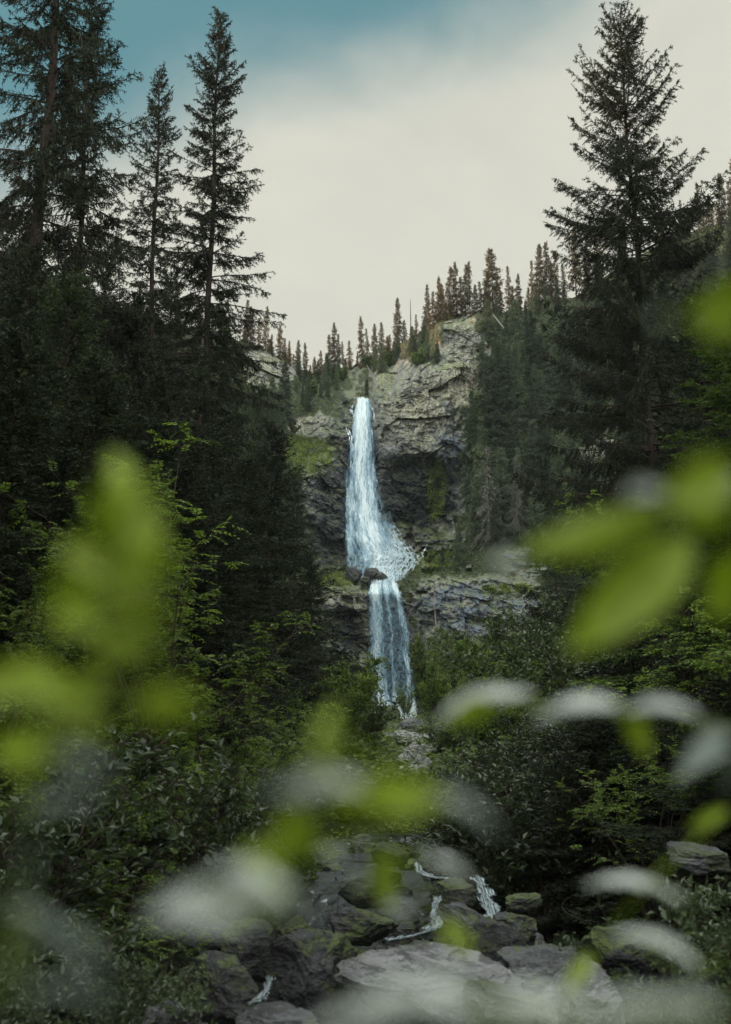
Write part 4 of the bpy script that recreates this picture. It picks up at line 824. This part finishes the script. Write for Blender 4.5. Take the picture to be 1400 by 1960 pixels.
tag(link('ledge_moss', mesh_from('ledge_moss', v, [f], [M['moss_tuft']])), 'yellow-green moss and grass clinging to the cliff ledges', kind='stuff')

# unseen spruces added beside the viewer to shade the banks
for x, y, h, k, lb in [(-6.2, 3.5, 17, 0, 'unseen spruce added to shade the left bank beside the viewer'), (-7.5, 8.5, 19, 1, 'unseen spruce added to shade the left bank just outside the view'), (-9.5, 13, 18, 0, 'unseen spruce added to shade the left bank further up, outside the view'), (6.8, 4.5, 16, 1, 'unseen spruce added to shade the right bank beside the viewer'), (8.0, 10, 18, 0, 'unseen spruce added to shade the right bank just outside the view')]:
    zb = float(ground_z(np.array([float(x)]), np.array([float(y)]))[0]) - .2
    plant(mid[k], zb, 'spruce_tree', lb, 'spruce', (x, y, zb), h / 14)
# ---------------------------------------------------------------- boulders
def ico(n):
    import bmesh
    bm = bmesh.new(); bmesh.ops.create_icosphere(bm, subdivisions=n, radius=1); V = np.array([v.co[:] for v in bm.verts]); Fc = np.array([[v.index for v in f.verts] for f in bm.faces]); bm.free(); return V, Fc
ICO5, ICO5F = ico(6); ICO4, ICO4F = ico(5)
def boulder(name, size, seed, matn, cuts=20, rough=.075, hi=True, flat=0):
    rs = np.random.RandomState(seed); V0, Fc = (ICO5, ICO5F) if hi else (ICO4, ICO4F); V = V0.copy() * 0.95
    for k in range(cuts):
        nn = nrm(rs.normal(size=3) * [1, 1, .8]); d = rs.uniform(.55, .84)
        if flat and k == 0: nn = nrm(np.array([rs.normal() * .1, -.12, 1.])); d = .34
        s = V @ nn; V = V - np.maximum(s - d, 0)[:, None] * nn * .93
    q = V0 * 1.3 + seed; dsp = rough * fbm(q[:, 0] * 1.6, q[:, 1] * 1.6, q[:, 2] * 1.6, 6, seed, .64)
    lay = .022 * (np.abs(((V[:, 2] * 4.2 + .6 * fbm(q[:, 0], q[:, 1], q[:, 2], 2, seed + 3)) % 1) - .5)) * 2
    s3 = fbm(q[:, 0] * 1.5 + 5, q[:, 1] * 1.5, q[:, 2] * 2.2, 4, seed + 8); s4 = fbm(q[:, 0] * 4 + 5, q[:, 1] * 4, q[:, 2] * 6, 3, seed + 9)
    V = V + V0 * (dsp * .8 + lay * .6 + .05 * np.floor(s3 * 3.5) / 3.5 + .022 * np.floor(s4 * 3) / 3)[:, None]
    return mesh_from(name, V * np.array(size), [Fc], [M[matn]], False)
HR = []
def rock(name, px, py, D, size, matn, label, seed, rz=0., tilt=(0, 0), flat=0, cuts=20, group=None):
    """px, py is the middle of the rock"""
    HR.append((px, py, label)); o = link(name, boulder(name, size, seed, matn, cuts, flat=flat), None, at(px, py, D)); o.rotation_euler = (tilt[0], tilt[1], rz); return tag(o, label, 'rock', group)
rock('boulder', 822, 1885, 9.0, (0.700, 0.580, 0.340), 'boulder_pale', 'large pale flat-topped boulder at the bottom centre of the stream', 1, .25, (.10, .05), 1, 10)
rock('boulder', 975, 1925, 8.3, (0.360, 0.360, 0.240), 'boulder_grey', 'grey low boulder against the right side of the large flat-topped one', 2, .9, (.12, .0), 1)
rock('boulder', 1105, 1935, 8.2, (0.360, 0.400, 0.340), 'boulder_pale', 'pale angular boulder right of the flat-topped one at the bottom', 3, .4, (.2, .2))
rock('boulder', 1050, 1865, 9.3, (0.460, 0.420, 0.360), 'boulder_grey', 'dark grey squarish boulder behind the pale angular one', 4, .2, (.05, -.08), 1)
rock('boulder', 950, 1835, 9.8, (0.300, 0.340, 0.360), 'boulder_dark', 'upright dark boulder between the cascade and the square grey one', 5, .2)
rock('boulder', 985, 1785, 10.8, (0.311, 0.259, 0.192), 'boulder_dark', 'dark boulder touching the right foot of the cascade', 6, 1.2)
rock('boulder', 870, 1720, 12.6, (0.296, 0.266, 0.222), 'boulder_dark', 'mossy dark boulder splitting the cascade in two', 7, .6)
rock('boulder', 890, 1765, 11.6, (0.311, 0.207, 0.148), 'boulder_grey', 'reddish grey slab leaning under the boulder that splits the cascade', 8, -.5, (.1, .35))
rock('boulder', 750, 1640, 17.5, (0.296, 0.296, 0.192), 'boulder_dark', 'rounded dark boulder at the head of the visible stream', 9, .3)
rock('boulder', 785, 1630, 18.5, (0.178, 0.222, 0.133), 'boulder_dark', 'small dark stone right of the rounded boulder at the stream head', 10, .9)
rock('boulder', 850, 1645, 17, (0.311, 0.296, 0.192), 'boulder_grey', 'grey boulder behind the curved blurred leaf above the cascade', 11, .2)
rock('boulder', 710, 1705, 13.5, (0.370, 0.333, 0.222), 'boulder_dark', 'broad dark mossy boulder left of the upper stream', 12, .5)
rock('boulder', 690, 1775, 11.2, (0.370, 0.296, 0.192), 'boulder_dark', 'dark mossy boulder left of the cascade pool', 13, .1)
rock('boulder', 595, 1875, 9.2, (0.420, 0.380, 0.360), 'boulder_dark', 'rough dark boulder with mossy patches left of the flat-topped boulder', 14, .5)
rock('boulder', 420, 1905, 8.8, (0.400, 0.340, 0.260), 'boulder_dark', 'dark pointed mossy boulder left of the small cascade', 15, -.3, (0, .3))
rock('boulder', 405, 1800, 11, (0.311, 0.266, 0.178), 'boulder_grey', 'grey weathered boulder under the wide pale blurred leaf at left', 16, .4)
rock('boulder', 530, 1955, 8.0, (0.360, 0.300, 0.140), 'boulder_grey', 'low grey slab cut by the bottom edge left of centre', 17, .1, (.1, 0), 1)
rock('boulder', 325, 1958, 8.0, (0.260, 0.240, 0.180), 'boulder_grey', 'small grey stone cut by the bottom edge at left', 18, .7)
rock('boulder', 1330, 1640, 11.5, (0.370, 0.370, 0.178), 'boulder_grey', 'low mossy boulder on the right bank among dark shrubs', 19, .3, (.15, .1), 1)
rock('boulder', 1195, 1840, 9.4, (0.380, 0.360, 0.300), 'boulder_dark', 'dark boulder half buried in the right bank', 20, .6)
rock('boulder', 1000, 1725, 13.5, (0.266, 0.259, 0.148), 'boulder_dark', 'dark wet stone the right arm of the cascade pours over', 21, .6, (0, 0), 1)
rock('boulder', 560, 1790, 11.5, (0.222, 0.192, 0.178), 'boulder_dark', 'dark stone behind the small cascade at left', 22, .6)
rock('boulder', 480, 1820, 10.4, (0.340, 0.300, 0.260), 'boulder_dark', 'dark stone left of the head of the small cascade', 23, 1.1)
for i, (px, py, D, s, mt, lb) in enumerate([(800, 1440, 62, .95, 'boulder_white', 'white rounded boulder below the waterfall, largest of the pale heap'), (835, 1432, 66, .55, 'boulder_white', 'white stone just right of the largest pale boulder'), (772, 1415, 80, .9, 'boulder_white', 'pale boulder behind and left of the largest white one'),
        (830, 1412, 78, .7, 'boulder_white', 'pale block behind the white stone below the waterfall'), (765, 1478, 52, .5, 'boulder_white', 'small pale stone in front of the white heap'), (790, 1392, 100, 1.1, 'boulder_pale', 'pale slab at the foot of the lower waterfall'),
        (720, 1372, 142, 1.5, 'boulder_pale', 'pale boulder at the left foot of the lower waterfall'), (748, 1368, 143, 1.7, 'boulder_dark', 'black wet boulder at the middle foot of the lower waterfall'), (728, 1392, 130, 1.2, 'boulder_grey', 'grey boulder below the left foot of the lower waterfall'), (760, 1395, 125, 1.0, 'boulder_pale', 'pale stone below the black wet boulder'),
        (678, 1100, 157.5, 1.6, 'boulder_grey', 'left block of the rocks wedged on the ledge between the two waterfalls'), (712, 1098, 156.5, 1.5, 'boulder_grey', 'right block of the rocks wedged on the ledge between the two waterfalls'), (730, 1106, 155.5, 1.0, 'boulder_dark', 'dark wet stone at the lip of the lower waterfall'), (700, 1112, 155.5, .8, 'boulder_dark', 'small dark stone under the wedged ledge rocks'),
        (740, 797, 176, 1.0, 'boulder_grey', 'grey block sitting right of the upper waterfall neck'), (745, 862, 167.5, 1.7, 'boulder_pale', 'pale jutting block under the pale cliff beside the fall'), (790, 1050, 168, 1.4, 'boulder_grey', 'grey smooth boulder in the wet recess right of the upper waterfall'), (848, 1402, 88, 1.0, 'boulder_grey', 'grey block at the right of the pale boulder heap')]):
    rock('boulder', px, py, D, (s, s, s * .72), mt, lb, 40 + i, i * .7)
small = [boulder('stream_stone', (.19, .17, .14), 100 + i, m_, 12, hi=False) for i, m_ in enumerate(['boulder_dark', 'boulder_grey', 'boulder_dark', 'boulder_dark', 'boulder_dark', 'boulder_grey'])]
rs = np.random.RandomState(9)
for i in range(210):
    y = 7.5 + 21 * rs.rand() ** .85; xc = np.interp(y, CY, CX); x = xc + rs.normal() * 1.2
    if abs(x - xc) > 2.6: x = xc + rs.uniform(-2, 2)
    z = float(ground_z(np.array([x]), np.array([y]))[0]); s = (rs.uniform(.4, 1.5) if y < 14 else rs.uniform(.6, 1.8)) if y > 10 else rs.uniform(.4, 1.1)
    o = link('stream_stone', small[rs.randint(6)], None, (x, y, z + .04 * s)); o.rotation_euler = (rs.rand() * .5, rs.rand() * .5, rs.rand() * 6.28); o.scale = (s, s * rs.uniform(.8, 1.2), s * rs.uniform(.8, 1.2))
    ppx = 700 + x * F / (y * CP + (z - CAMZ) * SP); ppy = 980 - F * ((z - CAMZ) * CP - y * SP) / (y * CP + (z - CAMZ) * SP)
    hx, hy, hl = min(HR[:23], key=lambda r: (r[0] - ppx) ** 2 + 2 * (r[1] - ppy) ** 2); sd_ = ('above' if ppy < hy else 'below') if abs(ppy - hy) > abs(ppx - hx) * .7 else ('left of' if ppx < hx else 'right of')
    hl = ' '.join(hl.split()[:10]); hl = hl[:-3] if hl.endswith(' of') else hl
    tag(o, f'small stone {sd_} the {hl}', 'stone', 'small stones in the stream bed')
n_st = [boulder('valley_stone', (.6, .5, .4), 120 + i, m_, 12, hi=False) for i, m_ in enumerate(['boulder_white', 'boulder_pale', 'boulder_grey'])]
for i in range(46):
    D = rs.uniform(45, 138); px = 790 + rs.normal() * 45 - (D - 60) * .35; x = (px - 700) / F * D; z = float(ground_z(np.array([x]), np.array([D]))[0]); s = rs.uniform(.5, 1.5)
    o = link('valley_stone', n_st[rs.randint(3)], None, (x, D, z + .25 * s)); o.rotation_euler = (rs.rand(), rs.rand(), rs.rand() * 6.28); o.scale = (s, s, s)
    tag(o, 'grey or white stone in the boulder run below the lower waterfall, half hidden by leaves', 'stone', 'stones of the boulder run below the waterfall')
# cascades between the near boulders
def cascade(label, pts, seed):
    """pts: (px, py, D, half width px); a broken sheet of water falling over the stones"""
    q = np.linspace(0, 1, 70); qq = np.linspace(0, 1, len(pts)); I = lambda k: np.interp(q, qq, [p[k] for p in pts]); u = np.linspace(-1, 1, 22)
    hw = I(3) * (1 + .35 * fbm(q * 9, q * 0 + seed, seed=seed)); QX = I(0)[:, None] + 2.5 * fbm(q * 7, q * 0, seed=seed + 2)[:, None] + u[None] * hw[:, None]; QY = I(1)[:, None] + 3 * fbm(u[None] * 2 + 0 * q[:, None], q[:, None] * 4, seed=seed) + 0 * QX
    D = I(2)[:, None] - .05 * (1 - u[None] ** 2) + .05 * fbm(QX / 6, QY / 9, seed=seed); x, y, z = at(QX, QY, D)
    fade = sstep(1 - np.abs(u[None]) + .5 * fbm(QX / 5, QY / 6, seed=seed + 5, o=2), 0.0, .35) * sstep(q, 0, .06)[:, None] * (1 - sstep(q, .92, 1))[:, None]
    st = np.concatenate([[0], np.cumsum(np.hypot(np.diff(I(0)), np.diff(I(1))))])
    me = mesh_from('cascade', np.stack([x, y, z], -1), [grid_faces(70, 22)], [M['white_cascade']], True, attrs={'dens': .14 + 0 * QX, 'lace': 0 * QX, 'fade': fade}, uv=np.stack([(QX - I(0)[:, None]) / 5.5, st[:, None] / 9 + 0 * QX], -1).reshape(-1, 2))
    tag(link('cascade', me), label, kind='structure')
cascade('white water tumbling down the right arm of the cascade', [(908, 1676, 13.4, 12), (920, 1690, 12.9, 14), (930, 1715, 12.3, 16), (940, 1740, 11.9, 17), (948, 1768, 11.3, 13)], 1)
cascade('white water sliding down the left arm of the cascade', [(880, 1682, 13.4, 12), (858, 1696, 13.0, 10), (840, 1715, 12.5, 9), (833, 1745, 11.9, 9), (838, 1766, 11.4, 18), (815, 1782, 11.0, 16)], 2)
cascade('white water spreading behind the flat-topped boulder', [(850, 1768, 11.3, 8), (815, 1782, 11.0, 8), (775, 1792, 10.8, 7), (738, 1798, 10.6, 6)], 3)
cascade('small white cascade between dark boulders at lower left', [(524, 1832, 9.9, 6), (520, 1858, 9.3, 8), (512, 1885, 8.9, 10), (500, 1908, 8.5, 16), (482, 1922, 8.3, 14)], 4)
cascade('thread of white water right of the flat-topped boulder', [(921, 1786, 10.8, 4), (918, 1810, 10.2, 6), (916, 1836, 9.8, 8)], 5)
cascade('broken white water joining the two arms of the cascade to the pool behind the slab', [(948, 1762, 11.4, 10), (935, 1778, 11.0, 7), (921, 1790, 10.7, 6)], 7)
cascade('narrow white water between the stones at the stream head', [(800, 1652, 16.5, 6), (806, 1668, 15.5, 7), (830, 1680, 14.2, 8), (870, 1682, 13.6, 9)], 6)
# ---------------------------------------------------------------- leafy stems close to the camera
def leaf_mesh(base, tip, appar, matn, D, seed):
    rs = np.random.RandomState(seed); A = Vector(tip) - Vector(base); L = A.length; A.normalize(); view = ((Vector(base) + Vector(tip)) / 2 - Vector((0, 0, CAMZ))).normalized()
    perp = A.cross(view).normalized()
    if perp.z < 0: perp = -perp
    real = max(.30 * L, appar); c = min(1, appar / real); s_ = math.sqrt(max(0, 1 - c * c)); W = (perp * c + view * s_).normalized(); N = A.cross(W).normalized()
    if N.z < 0: N = -N
    nu, nv = 7, 15; u = np.linspace(-1, 1, nu); v = np.linspace(0, 1, nv); wid = real / 2 * np.sin(np.pi * np.clip(v * .97 + .02, 0, 1) ** .85) ** .8
    A, W, N = np.array(A), np.array(W), np.array(N); b_ = np.array(base)
    P = b_ + v[:, None, None] * L * A + (u[None, :, None] * wid[:, None, None]) * W + N * ((np.abs(u)[None, :, None] * wid[:, None, None] * .28) + (np.sin(np.pi * v) * L * .10)[:, None, None] + (.012 * L * np.sin(v * 26))[:, None, None])
    up_ = P.reshape(-1, 3); lo_ = up_ - N * .0004; o = len(up_); Fq = grid_faces(nv, nu)
    return mesh_from('leaf', np.concatenate([up_, lo_]) - b_, [Fq, Fq[:, ::-1] + o], [M[matn]], True)
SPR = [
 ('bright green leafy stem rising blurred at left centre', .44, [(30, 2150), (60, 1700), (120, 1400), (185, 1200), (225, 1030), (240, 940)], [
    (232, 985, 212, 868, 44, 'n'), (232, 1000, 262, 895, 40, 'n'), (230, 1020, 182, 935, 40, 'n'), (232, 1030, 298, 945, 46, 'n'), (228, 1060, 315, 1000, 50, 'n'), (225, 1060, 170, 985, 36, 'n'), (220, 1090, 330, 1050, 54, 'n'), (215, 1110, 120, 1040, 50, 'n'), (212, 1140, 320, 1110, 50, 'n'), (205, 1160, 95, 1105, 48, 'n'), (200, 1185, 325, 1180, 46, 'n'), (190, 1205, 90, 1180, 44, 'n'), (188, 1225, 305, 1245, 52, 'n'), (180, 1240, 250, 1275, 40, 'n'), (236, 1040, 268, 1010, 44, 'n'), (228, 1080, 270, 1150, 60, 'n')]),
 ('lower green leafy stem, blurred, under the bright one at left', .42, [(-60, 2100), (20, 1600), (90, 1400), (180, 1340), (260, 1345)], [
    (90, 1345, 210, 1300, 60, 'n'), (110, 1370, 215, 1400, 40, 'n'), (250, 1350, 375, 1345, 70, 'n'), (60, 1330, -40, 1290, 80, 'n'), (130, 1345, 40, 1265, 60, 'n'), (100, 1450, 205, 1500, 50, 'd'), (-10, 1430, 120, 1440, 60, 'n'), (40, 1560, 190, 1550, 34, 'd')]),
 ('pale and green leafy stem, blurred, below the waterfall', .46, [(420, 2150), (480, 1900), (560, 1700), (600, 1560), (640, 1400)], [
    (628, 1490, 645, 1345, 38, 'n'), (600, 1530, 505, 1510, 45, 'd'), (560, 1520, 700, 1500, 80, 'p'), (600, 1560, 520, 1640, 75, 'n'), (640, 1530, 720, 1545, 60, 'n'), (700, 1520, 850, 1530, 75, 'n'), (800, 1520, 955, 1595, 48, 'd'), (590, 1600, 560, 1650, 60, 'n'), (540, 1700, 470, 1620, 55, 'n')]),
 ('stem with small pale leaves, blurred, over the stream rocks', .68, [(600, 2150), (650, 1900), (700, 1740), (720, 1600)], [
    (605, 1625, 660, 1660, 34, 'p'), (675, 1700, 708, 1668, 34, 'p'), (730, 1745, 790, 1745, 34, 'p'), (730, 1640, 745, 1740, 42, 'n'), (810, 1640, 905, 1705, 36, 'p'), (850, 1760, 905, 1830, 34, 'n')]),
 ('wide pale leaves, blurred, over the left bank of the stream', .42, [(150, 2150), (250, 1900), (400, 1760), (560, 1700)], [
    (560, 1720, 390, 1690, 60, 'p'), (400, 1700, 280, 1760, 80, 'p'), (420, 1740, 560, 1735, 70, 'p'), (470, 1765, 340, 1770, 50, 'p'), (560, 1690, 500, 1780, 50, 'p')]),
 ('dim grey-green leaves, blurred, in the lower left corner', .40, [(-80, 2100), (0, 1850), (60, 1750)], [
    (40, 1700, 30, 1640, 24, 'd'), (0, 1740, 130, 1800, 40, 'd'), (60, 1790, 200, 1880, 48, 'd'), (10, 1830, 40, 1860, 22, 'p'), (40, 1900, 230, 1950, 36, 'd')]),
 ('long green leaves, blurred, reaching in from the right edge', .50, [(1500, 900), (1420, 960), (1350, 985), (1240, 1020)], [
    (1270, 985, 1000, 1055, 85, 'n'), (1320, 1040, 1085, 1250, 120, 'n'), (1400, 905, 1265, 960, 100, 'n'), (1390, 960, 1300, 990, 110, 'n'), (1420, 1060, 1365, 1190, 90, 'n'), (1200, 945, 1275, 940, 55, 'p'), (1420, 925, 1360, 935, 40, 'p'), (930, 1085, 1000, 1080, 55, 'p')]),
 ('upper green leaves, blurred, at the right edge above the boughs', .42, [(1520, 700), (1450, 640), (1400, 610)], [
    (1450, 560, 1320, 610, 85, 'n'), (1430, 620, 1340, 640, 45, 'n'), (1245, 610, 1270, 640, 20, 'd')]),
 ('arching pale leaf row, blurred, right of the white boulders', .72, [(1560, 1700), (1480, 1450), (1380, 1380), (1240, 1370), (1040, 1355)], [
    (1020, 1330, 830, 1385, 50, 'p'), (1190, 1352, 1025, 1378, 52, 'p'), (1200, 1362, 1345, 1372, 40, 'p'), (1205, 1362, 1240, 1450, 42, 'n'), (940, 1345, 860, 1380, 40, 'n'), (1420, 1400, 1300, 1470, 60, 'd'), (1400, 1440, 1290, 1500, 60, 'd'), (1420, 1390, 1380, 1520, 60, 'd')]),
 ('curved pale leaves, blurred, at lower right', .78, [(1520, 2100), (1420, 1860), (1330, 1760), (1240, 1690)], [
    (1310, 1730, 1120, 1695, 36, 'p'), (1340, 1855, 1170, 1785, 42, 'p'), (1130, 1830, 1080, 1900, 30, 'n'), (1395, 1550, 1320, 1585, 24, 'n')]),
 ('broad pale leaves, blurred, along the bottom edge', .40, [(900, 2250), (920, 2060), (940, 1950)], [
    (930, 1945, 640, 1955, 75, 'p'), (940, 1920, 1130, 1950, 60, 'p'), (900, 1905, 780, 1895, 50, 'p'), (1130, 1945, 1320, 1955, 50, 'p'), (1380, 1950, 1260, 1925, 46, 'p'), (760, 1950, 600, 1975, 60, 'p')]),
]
for si, (lb, D, st, lv) in enumerate(SPR):
    pts = [at(x, y, D + .05 * math.sin(j + si)) for j, (x, y) in enumerate(st)]
    b0 = pts[0]; gx_, gy_ = b0[0] * 1.5, b0[1] + .1
    q = [(gx_, gy_, float(ground_z(np.array([gx_]), np.array([gy_]))[0]) - .02)] + pts
    root = thing('leafy_plant', lb, 'plant', q[0])
    dense = []; Q = np.array(q); tq = np.linspace(0, len(q) - 1, 40); Qd = np.stack([np.interp(tq, np.arange(len(q)), Q[:, j]) for j in range(3)], -1)
    v, f = tube(Qd - Q[0], np.linspace(.0015, .0008, 40), 6); link('stem', mesh_from('stem', v, [f], [M['undergrowth']], True), root)
    for li, (bx, by, tx, ty, wp, kd) in enumerate(lv):
        Dl = D + .03 * math.sin(li * 2.1 + si); ba = at(bx, by, Dl); ti = at(tx, ty, Dl + (.02 if kd == 'n' else .035) * math.cos(li * 1.7))
        me = leaf_mesh(ba, ti, wp * (1 if kd == 'n' else .52) / F * Dl, {'n': 'leaf_near', 'p': 'leaf_painted_sheen', 'd': 'leaf_dim'}[kd], Dl, li + si * 10)
        o = link('leaf', me, root); o.location = Vector(ba) - Vector(q[0])
        if kd == 'p': tag(o, 'pale leaf lying flat, its sky sheen partly painted in')
        j = int(np.argmin(np.linalg.norm(Qd[6:] - np.array(ba), axis=1))) + 6
        v, f = segs(Qd[j:j + 1] - np.array(ba), np.array([[0, 0, 0.]]), np.array([.0007]), np.array([.0006]), 5); link('petiole', mesh_from('petiole', v, [f], [M['leaf_near']], True), o)

# ---------------------------------------------------------------- thin air over the valley
m_, t = mat('haze'); v = t.n('ShaderNodeVolumePrincipled', {'Color': (0.80, 0.87, 0.92, 1), 'Density': 0.00014, 'Anisotropy': 0.0}); t.n('ShaderNodeOutputMaterial', {'Volume': v.outputs[0]})
bx = np.array([[x, y, z] for x in (-135, 135) for y in (-45, 440) for z in (-8, 110)], float)
hz = link('haze', mesh_from('haze', bx, [np.array([[0, 1, 3, 2], [4, 6, 7, 5], [0, 4, 5, 1], [2, 3, 7, 6], [0, 2, 6, 4], [1, 5, 7, 3]])], [m_])); tag(hz, 'faint pale air softening the far slopes', kind='stuff')
